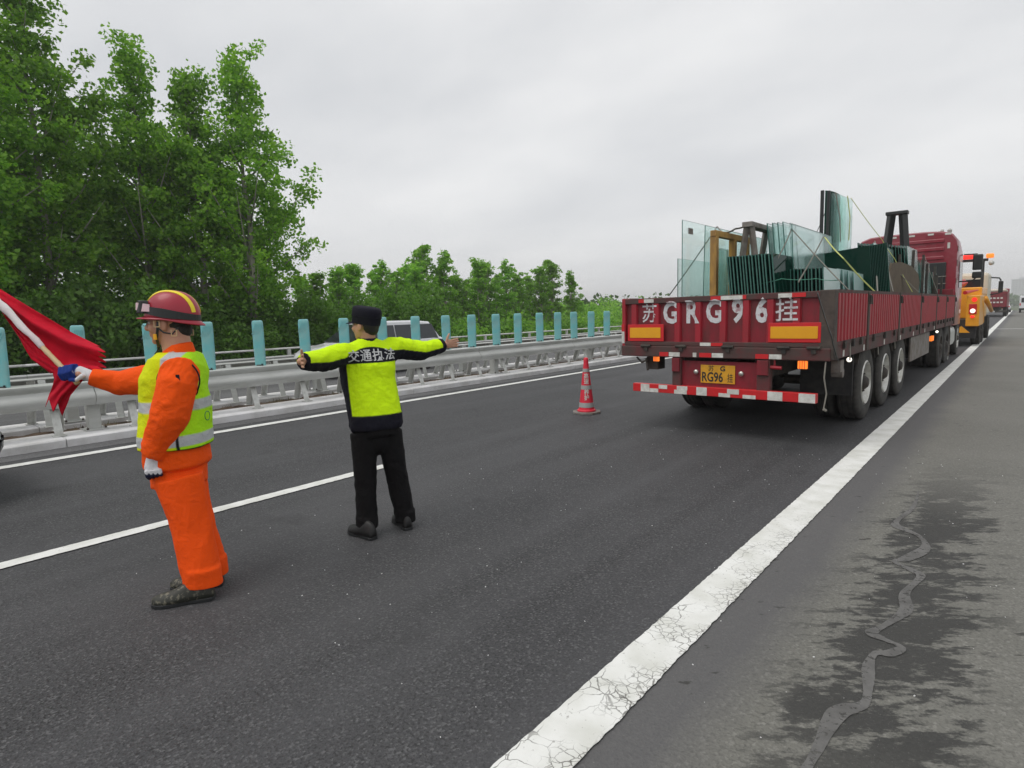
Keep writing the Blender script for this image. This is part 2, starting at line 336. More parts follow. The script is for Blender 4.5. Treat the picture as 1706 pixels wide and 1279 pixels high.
# ------------------------------------------------------------------ ground materials
def asphalt(name, base, light, worn, shoulder=False):
    m = bpy.data.materials.new(name); m.use_nodes = True; t = m.node_tree; b = t.nodes['Principled BSDF']; n = t.nodes.new; L = t.links.new
    tcn = n('ShaderNodeTexCoord'); src = tcn.outputs['Object']
    def noi(sc, det=4, vec=src, ro=.6):
        q = n('ShaderNodeTexNoise'); q.inputs['Scale'].default_value = sc; q.inputs['Detail'].default_value = det; q.inputs['Roughness'].default_value = ro; L(vec, q.inputs['Vector']); return q.outputs[0]
    def mr(s_, a, b_, c=0, d=1):
        q = n('ShaderNodeMapRange'); q.inputs[1].default_value = a; q.inputs[2].default_value = b_; q.inputs[3].default_value = c; q.inputs[4].default_value = d; L(s_, q.inputs[0]); return q.outputs[0]
    def mix(f, c1, c2, mode='MIX'):
        q = n('ShaderNodeMixRGB'); q.blend_type = mode
        if isinstance(f, float): q.inputs[0].default_value = f
        else: L(f, q.inputs[0])
        for i, c in ((1, c1), (2, c2)):
            if isinstance(c, tuple): q.inputs[i].default_value = (*c, 1)
            else: L(c, q.inputs[i])
        return q.outputs[0]
    def math_(op, a, b_=None):
        q = n('ShaderNodeMath'); q.operation = op
        for i, c in ((0, a), (1, b_)):
            if c is None: continue
            if isinstance(c, (int, float)): q.inputs[i].default_value = c
            else: L(c, q.inputs[i])
        return q.outputs[0]
    vor = n('ShaderNodeTexVoronoi'); vor.inputs['Scale'].default_value = 95 if not shoulder else 80; L(src, vor.inputs['Vector'])
    stone = mr(vor.outputs['Color'], .1, .9)
    c = mix(mr(noi(.6, 5), .35, .65), base, worn)
    c = mix(mr(stone, .66, .98, 0, .75), c, light)
    c = mix(mr(noi(70, 3), .50, .62, 0, .85 if not shoulder else .4), c, (.010, .010, .010) if not shoulder else (.05, .049, .044))
    if not shoulder:  # long wheel streaks and small scuffs
        mpn = n('ShaderNodeMapping'); mpn.inputs['Scale'].default_value = (1.6, .05, 1); L(src, mpn.inputs[0])
        c = mix(mr(noi(1.1, 3, mpn.outputs[0]), .42, .7, 0, .5), c, tuple(min(1, x * 1.6) for x in worn)); c = mix(mr(noi(.23, 3), .52, .68, 0, .35), c, tuple(x * 1.7 for x in worn)); c = mix(mr(noi(1.9, 6), .60, .70, 0, .35), c, (.022, .022, .023))
    else:
        sx = n('ShaderNodeSeparateXYZ'); L(src, sx.inputs[0])
        # darker clean band next to the line, olive dust further right
        c = mix(mr(math_('ADD', sx.outputs[0], math_('MULTIPLY', noi(1.2), .25)), -.80, -.58), mix(.75, c, (.085, .084, .09)), c)
        # soaked splotches spreading sideways around the run-off trail
        cx = math_('ABSOLUTE', math_('ADD', sx.outputs[0], math_('ADD', .37, math_('MULTIPLY', math_('SUBTRACT', noi(.8, 2), .5), .25))))
        band = mr(cx, .30, .06)
        mpn = n('ShaderNodeMapping'); mpn.vector_type = 'TEXTURE'; mpn.inputs['Scale'].default_value = (1.0, .42, 1); mpn.inputs['Rotation'].default_value = (0, 0, .62); L(src, mpn.inputs[0])
        sp = math_('ADD', math_('MULTIPLY', noi(2.6, 7, mpn.outputs[0], .68), .62), math_('MULTIPLY', noi(11, 6, mpn.outputs[0], .7), .38))
        yb = math_('MULTIPLY', mr(sx.outputs[1], 1.0, 2.4), mr(sx.outputs[1], 7.2, 5.2))
        amt = math_('MULTIPLY', math_('MULTIPLY', mr(math_('ADD', sp, math_('MULTIPLY', band, .10)), .515, .565), mr(cx, .50, .26)), yb)
        c = mix(math_('MULTIPLY', amt, .88), c, (.026, .026, .025))
        mp3 = n('ShaderNodeMapping'); mp3.vector_type = 'TEXTURE'; mp3.inputs['Scale'].default_value = (.5, .2, 1); mp3.inputs['Rotation'].default_value = (0, 0, .62); L(src, mp3.inputs[0])
        c = mix(mr(noi(2.6, 4, mp3.outputs[0]), .66, .69, 0, .8), c, (.03, .029, .026))
        c = mix(mr(noi(150, 2), .66, .74, 0, .6), c, (.30, .29, .27))
    L(c, b.inputs['Base Color']); b.inputs['Roughness'].default_value = .72; b.inputs['Specular IOR Level'].default_value = .42
    bp = n('ShaderNodeBump'); bp.inputs['Strength'].default_value = .6; bp.inputs['Distance'].default_value = .006; L(vor.outputs['Distance'], bp.inputs['Height']); L(bp.outputs[0], b.inputs['Normal'])
    return m
M['asphalt'] = asphalt('dark_new_asphalt', (.039, .039, .042), (.145, .145, .148), (.052, .052, .055))
M['asphalt2'] = asphalt('grey_old_asphalt', (.085, .085, .088), (.16, .16, .16), (.105, .105, .108))
M['shoulder'] = asphalt('olive_grey_old_asphalt', (.138, .136, .120), (.225, .22, .20), (.168, .165, .147), True)
M['trail'] = mat('dried_run_off_film', (.150, .147, .142), .7, var=(.10, .098, .094), scale=9, amt=.9, spec=.4, bump=.3, bscale=70)
_t = M['trail'].node_tree; _b = _t.nodes['Principled BSDF']; _n = _t.nodes.new('ShaderNodeTexNoise'); _n.inputs['Scale'].default_value = 26; _n.inputs['Detail'].default_value = 7; _n.inputs['Roughness'].default_value = .7
_c = _t.nodes.new('ShaderNodeTexCoord'); _t.links.new(_c.outputs['Object'], _n.inputs['Vector']); _r = _t.nodes.new('ShaderNodeMapRange'); _r.inputs[1].default_value = .34; _r.inputs[2].default_value = .46; _r.inputs[3].default_value = .25; _r.inputs[4].default_value = .92
_t.links.new(_n.outputs[0], _r.inputs[0]); _t.links.new(_r.outputs[0], _b.inputs['Alpha'])
M['soil'] = mat('dry_brown_soil', (.13, .088, .06), .95, var=(.075, .052, .036), scale=6, amt=.9, bump=.8, bscale=30)
M['grassland'] = mat('rough_green_ground', (.055, .10, .028), .95, var=(.10, .10, .045), scale=.25, amt=.7, bump=.6, bscale=3)

def linepaint(name, cracked):
    m = bpy.data.materials.new(name); m.use_nodes = True; t = m.node_tree; b = t.nodes['Principled BSDF']; n = t.nodes.new; L = t.links.new
    tcn = n('ShaderNodeTexCoord'); src = tcn.outputs['Object']
    no = n('ShaderNodeTexNoise'); no.inputs['Scale'].default_value = 5; no.inputs['Detail'].default_value = 8; L(src, no.inputs['Vector'])
    r = n('ShaderNodeValToRGB'); r.color_ramp.elements[0].position = .3; r.color_ramp.elements[0].color = (.60, .605, .56, 1); r.color_ramp.elements[1].position = .62; r.color_ramp.elements[1].color = (.76, .765, .74, 1)
    L(no.outputs[0], r.inputs[0]); last = r.outputs[0]
    if cracked:
        wq = n('ShaderNodeTexNoise'); wq.inputs['Scale'].default_value = 9; wq.inputs['Detail'].default_value = 4; L(src, wq.inputs['Vector'])
        va = n('ShaderNodeVectorMath'); va.operation = 'MULTIPLY_ADD'; va.inputs[1].default_value = (.09, .09, 0); L(wq.outputs['Color'], va.inputs[0]); L(src, va.inputs[2])
        sx = n('ShaderNodeSeparateXYZ'); L(src, sx.inputs[0])
        def crack(sc, w0, w1, thr0, thr1, xs):
            v = n('ShaderNodeTexVoronoi'); v.feature = 'DISTANCE_TO_EDGE'; v.inputs['Scale'].default_value = sc; L(va.outputs[0], v.inputs['Vector'])
            q = n('ShaderNodeMapRange'); q.inputs[1].default_value = w0; q.inputs[2].default_value = w1; q.inputs[3].default_value = 1; q.inputs[4].default_value = 0; L(v.outputs[0], q.inputs[0])
            g = n('ShaderNodeTexNoise'); g.inputs['Scale'].default_value = 3.2; g.inputs['Detail'].default_value = 3; L(src, g.inputs['Vector'])
            ad = n('ShaderNodeMath'); ad.operation = 'MULTIPLY_ADD'; ad.inputs[1].default_value = xs; L(sx.outputs[0], ad.inputs[0]); L(g.outputs[0], ad.inputs[2])
            h = n('ShaderNodeMapRange'); h.inputs[1].default_value = thr0; h.inputs[2].default_value = thr1; L(ad.outputs[0], h.inputs[0])
            mu = n('ShaderNodeMath'); mu.operation = 'MULTIPLY'; L(q.outputs[0], mu.inputs[0]); L(h.outputs[0], mu.inputs[1]); return mu.outputs[0]
        c1 = crack(10, .008, .022, .44, .56, 0.0)
        # heavier crack near the shoulder side (x from -1.34 to -1.11)
        c2 = crack(24, .016, .06, -1.31, -1.13, 1.45)
        yf = n('ShaderNodeMapRange'); yf.inputs[1].default_value = 5.5; yf.inputs[2].default_value = 3.0; L(sx.outputs[1], yf.inputs[0])
        for cc, k in ((c1, .8), (c2, .85)):
            mz_ = n('ShaderNodeMath'); mz_.operation = 'MULTIPLY'; L(cc, mz_.inputs[0]); L(yf.outputs[0], mz_.inputs[1]); cc = mz_.outputs[0]
            mu = n('ShaderNodeMath'); mu.operation = 'MULTIPLY'; mu.inputs[1].default_value = k; L(cc, mu.inputs[0])
            mi = n('ShaderNodeMixRGB'); L(mu.outputs[0], mi.inputs[0]); L(last, mi.inputs[1]); mi.inputs[2].default_value = (.10, .095, .085, 1); last = mi.outputs[0]
    dn = n('ShaderNodeTexNoise'); dn.inputs['Scale'].default_value = 55; dn.inputs['Detail'].default_value = 4; L(src, dn.inputs['Vector'])
    q = n('ShaderNodeMapRange'); q.inputs[1].default_value = .66; q.inputs[2].default_value = .72; q.inputs[4].default_value = .6; L(dn.outputs[0], q.inputs[0])
    mi = n('ShaderNodeMixRGB'); L(q.outputs[0], mi.inputs[0]); L(last, mi.inputs[1]); mi.inputs[2].default_value = (.22, .21, .19, 1)
    L(mi.outputs[0], b.inputs['Base Color']); b.inputs['Roughness'].default_value = .7
    bp = n('ShaderNodeBump'); bp.inputs['Strength'].default_value = .3; bp.inputs['Distance'].default_value = .004; L(dn.outputs[0], bp.inputs['Height']); L(bp.outputs[0], b.inputs['Normal'])
    return m
M['line'] = linepaint('white_road_paint', False); M['linecrack'] = linepaint('cracked_white_road_paint', True)

# ------------------------------------------------------------------ ground sheets
YS = np.concatenate([[-60, -20, -8, -3], np.arange(0, 12, .5), np.arange(12, 40, 2), np.arange(40, 320, 10)])
YF = np.concatenate([[-3000, -600, -200, -60, 0, 30], np.arange(60, 320, 20), [600, 1500, 4500]])
sheet('ground', np.array([-4000, -1500, -500, -200, -80, -40, -24.6, 3.4, 20, 80, 300, 1500, 4000]), YF, lambda X, Y: zroad(Y) - .42 - np.where((X < -1) & (X > -30), 0.0, 0.0), M['grassland'])
sheet('shoulder_pavement', np.array([-1.18, 0, 1.6, 3.2]), YS, lambda X, Y: zroad(Y), M['shoulder'])
sheet('road', np.array([-9.7, -5, -1.18]), YS, lambda X, Y: zroad(Y), M['asphalt'])
sheet('opposite_road', np.array([-24.2, -18, -11.75]), YS, lambda X, Y: zroad(Y) - .02 - .02 * (-11.8 - X), M['asphalt2'])
sheet('verge', np.array([-60, -30, -24.2]), YS, lambda X, Y: zroad(Y) - .285 - .02 * np.clip(-24.2 - X, 0, 5), M['grassland'])
# the left edge strip between line and kerb is greyer, older concrete-like asphalt
sheet('gutter_strip', np.array([-9.66, -9.22]), YS, lambda X, Y: zroad(Y) + .004, M['asphalt2'])

def strip(name, x0, x1, y0, y1, z, mt, step=.025, jit=.0028, far=60):
    ys = [y0]
    while ys[-1] < y1: ys.append(ys[-1] + (step if ys[-1] < 14 else 2.0 if ys[-1] < 60 else 10))
    ys[-1] = y1
    vs = []; fs = []
    for i, y in enumerate(ys):
        j = jit if y < 14 else 0
        a = x0 + random.uniform(-j, j); b_ = x1 + random.uniform(-j, j) * 1.5
        bend = -((max(y, 60) - 60) ** 2) / 22000
        vs += [(a + bend, y, float(zroad(y)) + z), (b_ + bend, y, float(zroad(y)) + z)]
        if i: fs.append((2 * i - 2, 2 * i - 1, 2 * i + 1, 2 * i))
    mb = MB(); mb.add(vs, fs); o = obj(name, mb, mt, fix=False); o['kind'] = 'structure'; return o
strip('edge_line', -1.345, -1.115, -3, 200, .008, 'linecrack')
strip('edge_line', -8.98, -8.80, -3, 200, .008, 'line', jit=.003)
strip('lane_line', -5.24, -5.10, -2.15, 3.85, .008, 'line', jit=.003)
for k in range(1, 9): strip('lane_line', -5.24, -5.10, 3.85 + 9 + 15 * (k - 1), 3.85 + 15 * k, .008, 'line', jit=.003)
strip('edge_line', -12.75, -12.6, -20, 200, -.03, 'line', jit=.003)
for k in range(-2, 9): strip('lane_line', -16.5, -16.35, 15 * k, 15 * k + 6, -.105, 'line', jit=0)
strip('edge_line', -20.2, -20.05, -20, 200, -.18, 'line', jit=0)
mb = MB(); mb.bx(-9.6, 3.2, 42.8, 42.98, -.01, .012); o = obj('bridge_joint', mb, 'concrete'); o['kind'] = 'structure'
mb = MB(); mb.bx(-9.6, 3.2, 42.35, 42.42, -.01, .009); o = obj('bridge_joint', mb, 'darkmetal'); o['kind'] = 'structure'

# meandering dried run-off trail on the shoulder
tp = [(-.60, 6.1, .02), (-.57, 5.47, .035), (-.62, 5.05, .035), (-.60, 4.9, .04), (-.46, 4.78, .03), (-.40, 4.56, .045), (-.47, 4.3, .04), (-.52, 4.2, .035), (-.42, 4.12, .03), (-.37, 4.05, .035), (-.41, 3.76, .038), (-.38, 3.54, .035), (-.44, 3.30, .03),
      (-.475, 3.19, .035), (-.42, 3.16, .03), (-.345, 3.13, .03), (-.38, 3.04, .03), (-.43, 3.0, .03), (-.435, 2.88, .028), (-.41, 2.72, .03), (-.40, 2.57, .035), (-.47, 2.44, .04), (-.48, 2.15, .035), (-.50, 1.8, .03)]
P = np.array(tp); fine = []
for i in range(len(P) - 1):
    p0 = P[max(i - 1, 0)]; p1 = P[i]; p2 = P[i + 1]; p3 = P[min(i + 2, len(P) - 1)]
    for k in range(8):
        t_ = k / 8; fine.append(.5 * (2 * p1 + (p2 - p0) * t_ + (2 * p0 - 5 * p1 + 4 * p2 - p3) * t_ ** 2 + (3 * p1 - p0 - 3 * p2 + p3) * t_ ** 3))
vs = []; fs = []
for i, p in enumerate(fine):
    d = fine[min(i + 1, len(fine) - 1)] - fine[max(i - 1, 0)]; d = d[:2] / (np.linalg.norm(d[:2]) + 1e-9); nrm = np.array([-d[1], d[0]])
    w = p[2] * (1 + .30 * math.sin(i * .31)) * .68 * min(1, i / 14) + random.uniform(-.0015, .0015)
    a = p[:2] + nrm * w; b_ = p[:2] - nrm * w; vs += [(a[0], a[1], .004), (b_[0], b_[1], .004)]
    if i: fs.append((2 * i - 2, 2 * i - 1, 2 * i + 1, 2 * i))
mb = MB(); mb.add(vs, fs); o = obj('run_off_trail', mb, 'trail', fix=False); o['kind'] = 'structure'
# small pebbles and grit on the carriageway
vs = []; fs = []; mb = MB()
for k in range(420):
    if k < 260: x = random.uniform(-4.5, 1.2); y = random.uniform(1.0, 8)
    else: x = random.uniform(-9.5, -9.2); y = random.uniform(.5, 14)
    s_ = random.uniform(.0015, .005); mb.box((x, y, s_ * .4), (s_ * 1.6, s_, s_ * .9), Matrix.Rotation(random.uniform(0, 3), 3, 'Z'))
tag(obj('road_grit', mb, 'concrete'), 'pale grit and small stones scattered on the dark asphalt', 'grit', kind='stuff')

# ------------------------------------------------------------------ median
def kerb(x0, x1, base):
    for k in range(-1, 16):  # cast in long lengths with fine joints
        y0 = -4 + k * 6.0; y1 = y0 + 5.99
        if y0 > 60: break
        mb = MB(); n_ = 12; ra = []
        for i in range(n_ + 1):
            y = y0 + (y1 - y0) * i / n_; j = random.uniform(-.006, .006)
            ra.append([(x0 + j, y, base - .2), (x0 + j, y, .10 + base * 0), (x0 + .02, y, .12), (x1 - .02, y, .12 + random.uniform(-.003, .003)), (x1 - j, y, .10), (x1 - j, y, base - .2)])
        mb.loft(ra); KERBS.append(obj('kerb_block', mb, 'concrete', KROOT, bev=.006))
KERBS = []
KROOT = thing('median_kerb', 'pale concrete kerb running under the near median guardrail', 'kerb'); kerb(-10.32, -9.64, 0)
KROOT = thing('median_kerb', 'pale concrete kerb under the far row of median guardrail struts', 'kerb'); kerb(-11.85, -11.15, 0)
sheet('median_soil', np.linspace(-11.2, -10.25, 8), np.concatenate([np.arange(-6, 20, .15), np.arange(20, 60, 2.)]), lambda X, Y: .035 + .02 * np.sin(X * 31 + Y * 7) * np.cos(Y * 11.3) + rng.uniform(-.014, .014, X.shape), M['soil'])
# dry weeds on the median soil
M['weed'] = mat('dry_weed', (.19, .15, .08), .9, var=(.09, .11, .04), scale=3, amt=.9)
vs = []; fs = []
for k in range(2600):
    x = random.uniform(-11.1, -10.3); y = random.uniform(-1, 18) ; 
    if noise.noise(Vector((x * 2, y * 1.3, 0))) < .05: continue
    a = random.uniform(0, 6.28); h = random.uniform(.03, .11); w = .006; l = random.uniform(.02, .09)
    dx_, dy_ = math.cos(a), math.sin(a); i = len(vs)
    vs += [(x - dy_ * w, y + dx_ * w, .03), (x + dy_ * w, y - dx_ * w, .03), (x + dx_ * l, y + dy_ * l, .03 + h)]; fs.append((i, i + 1, i + 2))
mb = MB(); mb.add(vs, fs); tag(obj('dry_weeds', mb, 'weed', fix=False), 'dry brown weeds growing in the soil between the two kerbs', 'weeds', kind='stuff')

# beams, posts and struts of the median guardrail: side = +1 faces our carriageway
PSP = .876
def guardrail(xc, side, label):
    root = thing('median_guardrail', label, 'guardrail', (xc, 0, 0))
    # cross-section in (x toward traffic, z)
    prof = [(.0, .835), (.27, .835), (.30, .825), (.305, .79), (.285, .755), (.275, .735), (.30, .70), (.345, .66), (.355, .61), (.345, .565), (.30, .52), (.285, .50),
            (.272, .506), (.288, .525), (.33, .57), (.341, .61), (.331, .655), (.288, .695), (.262, .735), (.27, .76), (.288, .79), (.285, .815), (.0, .822)]
    sec = MB(); sec.prism([(side * a, z) for a, z in prof], 0, 3.94, axis=1)
    s0 = None
    for k in range(-2, 8):
        if s0 is None: s0 = obj('rail_section', sec, 'galv', root, smooth=False); autosmooth(s0, .9); o = s0
        else: o = s0.copy(); COL.objects.link(o); o.parent = root
        o.location = (0, -1.5 + k * 3.95, 0)
    pm = MB()  # posts: box section, base plate, bolts
    pm.bx(-.02 , .15, -.075, .075, .13, .815) if side > 0 else pm.bx(-.15, .02, -.075, .075, .13, .815)
    pl = MB(); pl.bx(-.10, .24, -.14, .14, .1215, .137) if side > 0 else pl.bx(-.24, .10, -.14, .14, .1215, .137)
    bo = MB(); bo.lathe([(.016, .0), (.016, .022), (.006, .024), (.006, .035)], 8, 2, (0, 0, 0))
    pm_m = plm = bom = None
    for y in [2.45 + 4.33 * k for k in range(-1, 5)]:
        if pm_m is None:
            p = obj('post', pm, 'galv', root, bev=.006); q = obj('base_plate', pl, 'galv', p); r_ = obj('bolt', bo, 'rustbrown', p, loc=(side * -.06, -.11, .138)); pm_m = p
            for (u_, w_) in ((-.06, .11), (.20, -.11), (.20, .11)):
                r2_ = r_.copy(); COL.objects.link(r2_); r2_.location = (side * u_, w_, .138)
        else:
            p = pm_m.copy(); COL.objects.link(p); p.parent = root
            for ch in pm_m.children:
                c = ch.copy(); COL.objects.link(c); c.parent = p
        p.location = (0, y, 0)
    def strut(sg, mt):
        mb = MB(); a = np.array([sg * .05, 0, .82]); b_ = np.array([sg * .335, 0, .125]); d = b_ - a; L_ = np.linalg.norm(d); d /= L_
        n_ = np.cross(d, [0, 1, 0]); R = np.array([n_, [0, 1, 0], d]).T
        mb.box((a + b_) / 2, (.012, .10, L_), R); mb.box((a + b_) / 2 + np.array([0, .044, 0]) + n_ * -.03 * sg, (.06, .012, L_), R)
        mb.box((sg * .33, 0, .128), (.13, .15, .012)); return obj('strut', mb, mt, root, bev=.003)
    A = strut(side, 'galvlight'); B = strut(-side * .8, 'galv'); first = True
    for k in range(-3, 23):
        y = 1.05 + .93 * k
        for q, off in ((A, 0), (B, .12)):
            o = q if first else q.copy()
            if not first: COL.objects.link(o); o.parent = root
            o.location = (0, y + off, 0)
        first = False
    return root
guardrail(-10.24, 1, 'grey steel guardrail on A-shaped struts along the near kerb of the median')
guardrail(-11.25, -1, 'grey steel guardrail facing the opposite carriageway, seen behind the teal panels')

# teal anti-glare panels
pan_y = [1.49, 2.36, 3.27, 4.12, 4.98, 5.86, 6.71, 7.63, 8.53, 9.45, 10.29, 11.18, 12.03, 12.97, 13.81, 14.63, 15.55, 16.47]
pan_l = ['at the left edge, left of the red flag', 'rising behind the top edge of the red flag', 'behind the chin and shoulder of the person in the helmet',
         'first one right of the red helmet, above the yellow vest', 'second right of the red helmet', 'just above the sleeve of the person in the black cap',
         'hidden behind the face below the black cap', 'right of the black cap, before the silver car window', 'before the rear window of the silver car',
         'directly behind the open bare hand', 'first one right of that open hand', 'second one right of that open hand', 'third one right of that open hand',
         'sixth from the truck along the median', 'fifth from the truck, left of the cone', 'fourth from the truck, above the cone top', 'third last before the truck corner', 'last visible one, next to the truck corner']
def panel_proto():
    root = thing('anti_glare_panel', 'x', 'glare panel', group='teal anti-glare panels on the median guardrail')
    mb = MB(); n_ = 8; rings = []
    def sec(z, w, t, sh=0):
        pts = []; w = w * 1.12
        for k in range(14):
            th = 2 * math.pi * k / 14; c, s_ = math.cos(th), math.sin(th)
            pts.append((math.copysign(abs(c) ** .5, c) * w, math.copysign(abs(s_) ** .8, s_) * t + sh, z))
        return pts
    for z, w, t in ((.0, .086, .018), (.02, .088, .02), (.3, .093, .022), (.70, .093, .022), (.755, .09, .022), (.78, .082, .019), (.79, .065, .012)): rings.append(sec(z, w, t))
    mb.loft(rings); b = obj('blade', mb, 'teal', root); autosmooth(b, .9)
    for s_ in (0,):  # fine raised ribs near the top
        r_ = MB()
        for k in range(5): r_.box((-.06 + k * .03, -.023, .64), (.005, .005, .20), Matrix.Rotation(.5, 3, 'Y'))
        obj('rib', r_, 'teal', b)
    mb = MB(); mb.bx(-.06, .06, -.035, .035, -.02, .018); mb.lathe([(.012, .018), (.012, .035)], 8, 2, (.04, -.028, 0)); obj('bracket', mb, 'blackplastic', root, bev=.003)
    return root
PP = panel_proto()
for i, (y, l) in enumerate(zip(pan_y, pan_l)):
    o = PP if i == 0 else dup(PP, (0, 0, 0)); o.location = (-10.12, y, .835)
    o.rotation_euler = (random.uniform(-.012, .012), random.uniform(-.012, .012), .62 + random.uniform(-.05, .05)); o['label'] = 'teal plastic anti-glare panel ' + l

# outer guardrail of the opposite carriageway: white pipe on posts
root = thing('roadside_guardrail', 'guardrail with a thin white top pipe across the opposite carriageway', 'guardrail', (-23.2, 0, 0))
zb = lambda y: float(zroad(y)) - .25
for k in range(-2, 24):
    y0 = k * 4.0
    mb = MB(); mb.tube([(0, y0, zb(y0) + .72), (0, y0 + 4.0, zb(y0 + 4) + .72)], .04, 8); o = obj('top_pipe', mb, 'whitesteel', root, smooth=True)
    mb = MB(); mb.bx(-.05, .05, y0 + .6, y0 + .74, zb(y0) - .1, zb(y0) + .69); obj('post', mb, 'galv', root)
    mb = MB(); mb.prism([(.06, zb(y0) + .22), (.10, zb(y0) + .27), (.06, zb(y0) + .33), (.10, zb(y0) + .39), (.06, zb(y0) + .44), (.05, zb(y0) + .44), (.085, zb(y0) + .39), (.05, zb(y0) + .33), (.085, zb(y0) + .27), (.05, zb(y0) + .22)], y0, y0 + 3.99, axis=1); obj('rail_section', mb, 'galv', root)

# ------------------------------------------------------------------ vegetation
def leafmat(name, c1, c2, trans=.35):
    m = bpy.data.materials.new(name); m.use_nodes = True; t = m.node_tree; t.nodes.clear(); n = t.nodes.new; L = t.links.new
    o = n('ShaderNodeOutputMaterial'); g = n('ShaderNodeNewGeometry'); r = n('ShaderNodeMixRGB'); r.inputs[1].default_value = (*c1, 1); r.inputs[2].default_value = (*c2, 1); L(g.outputs['Random Per Island'], r.inputs[0])
    oi = n('ShaderNodeObjectInfo'); hs = n('ShaderNodeHueSaturation'); mr = n('ShaderNodeMapRange'); mr.inputs[3].default_value = .8; mr.inputs[4].default_value = 1.2; L(oi.outputs['Random'], mr.inputs[0]); L(mr.outputs[0], hs.inputs['Value']); L(r.outputs[0], hs.inputs['Color'])
    d = n('ShaderNodeBsdfPrincipled'); d.inputs['Roughness'].default_value = .55; d.inputs['Specular IOR Level'].default_value = .3; L(hs.outputs[0], d.inputs['Base Color'])
    tr = n('ShaderNodeBsdfTranslucent'); mi2 = n('ShaderNodeMixRGB'); mi2.blend_type = 'MULTIPLY'; mi2.inputs[0].default_value = 1; mi2.inputs[2].default_value = (1.5, 1.7, .7, 1); L(hs.outputs[0], mi2.inputs[1]); L(mi2.outputs[0], tr.inputs[0])
    mx_ = n('ShaderNodeMixShader'); mx_.inputs[0].default_value = trans; L(d.outputs[0], mx_.inputs[1]); L(tr.outputs[0], mx_.inputs[2]); L(mx_.outputs[0], o.inputs[0]); return m
M['leaf'] = leafmat('poplar_leaves', (.10, .24, .025), (.26, .45, .055), .45)
M['leaf2'] = leafmat('young_poplar_leaves', (.13, .28, .05), (.27, .46, .09), .45)
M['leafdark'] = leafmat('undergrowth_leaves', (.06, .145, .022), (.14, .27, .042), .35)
M['leaffar'] = leafmat('distant_leaves', (.07, .14, .045), (.10, .18, .06), .2)

def leaves_mesh(name, C, size, mt, flat=.5):
    """C: (n,3) leaf centres -> mesh of pointed leaf quads"""
    n_ = len(C); a = rng.normal(size=(n_, 3)); a[:, 2] *= .8; a /= np.linalg.norm(a, axis=1)[:, None]
    b_ = rng.normal(size=(n_, 3)); b_ -= a * (a * b_).sum(1)[:, None]; b_ /= np.linalg.norm(b_, axis=1)[:, None]
    s_ = size * rng.uniform(.6, 1.25, n_)[:, None]
    V = np.stack([C - a * s_ * .55, C + b_ * s_ * .42 - a * s_ * .1, C + a * s_ * .6, C - b_ * s_ * .42 - a * s_ * .1], 1).reshape(-1, 3)
    me = bpy.data.meshes.new(name); me.vertices.add(n_ * 4); me.vertices.foreach_set('co', V.astype(np.float32).ravel())
    me.loops.add(n_ * 4); me.loops.foreach_set('vertex_index', np.arange(n_ * 4, dtype=np.int32))
    me.polygons.add(n_); me.polygons.foreach_set('loop_start', np.arange(0, n_ * 4, 4, dtype=np.int32)); me.polygons.foreach_set('loop_total', np.full(n_, 4, dtype=np.int32))
    me.update(calc_edges=True); me.materials.append(M[mt]); return me

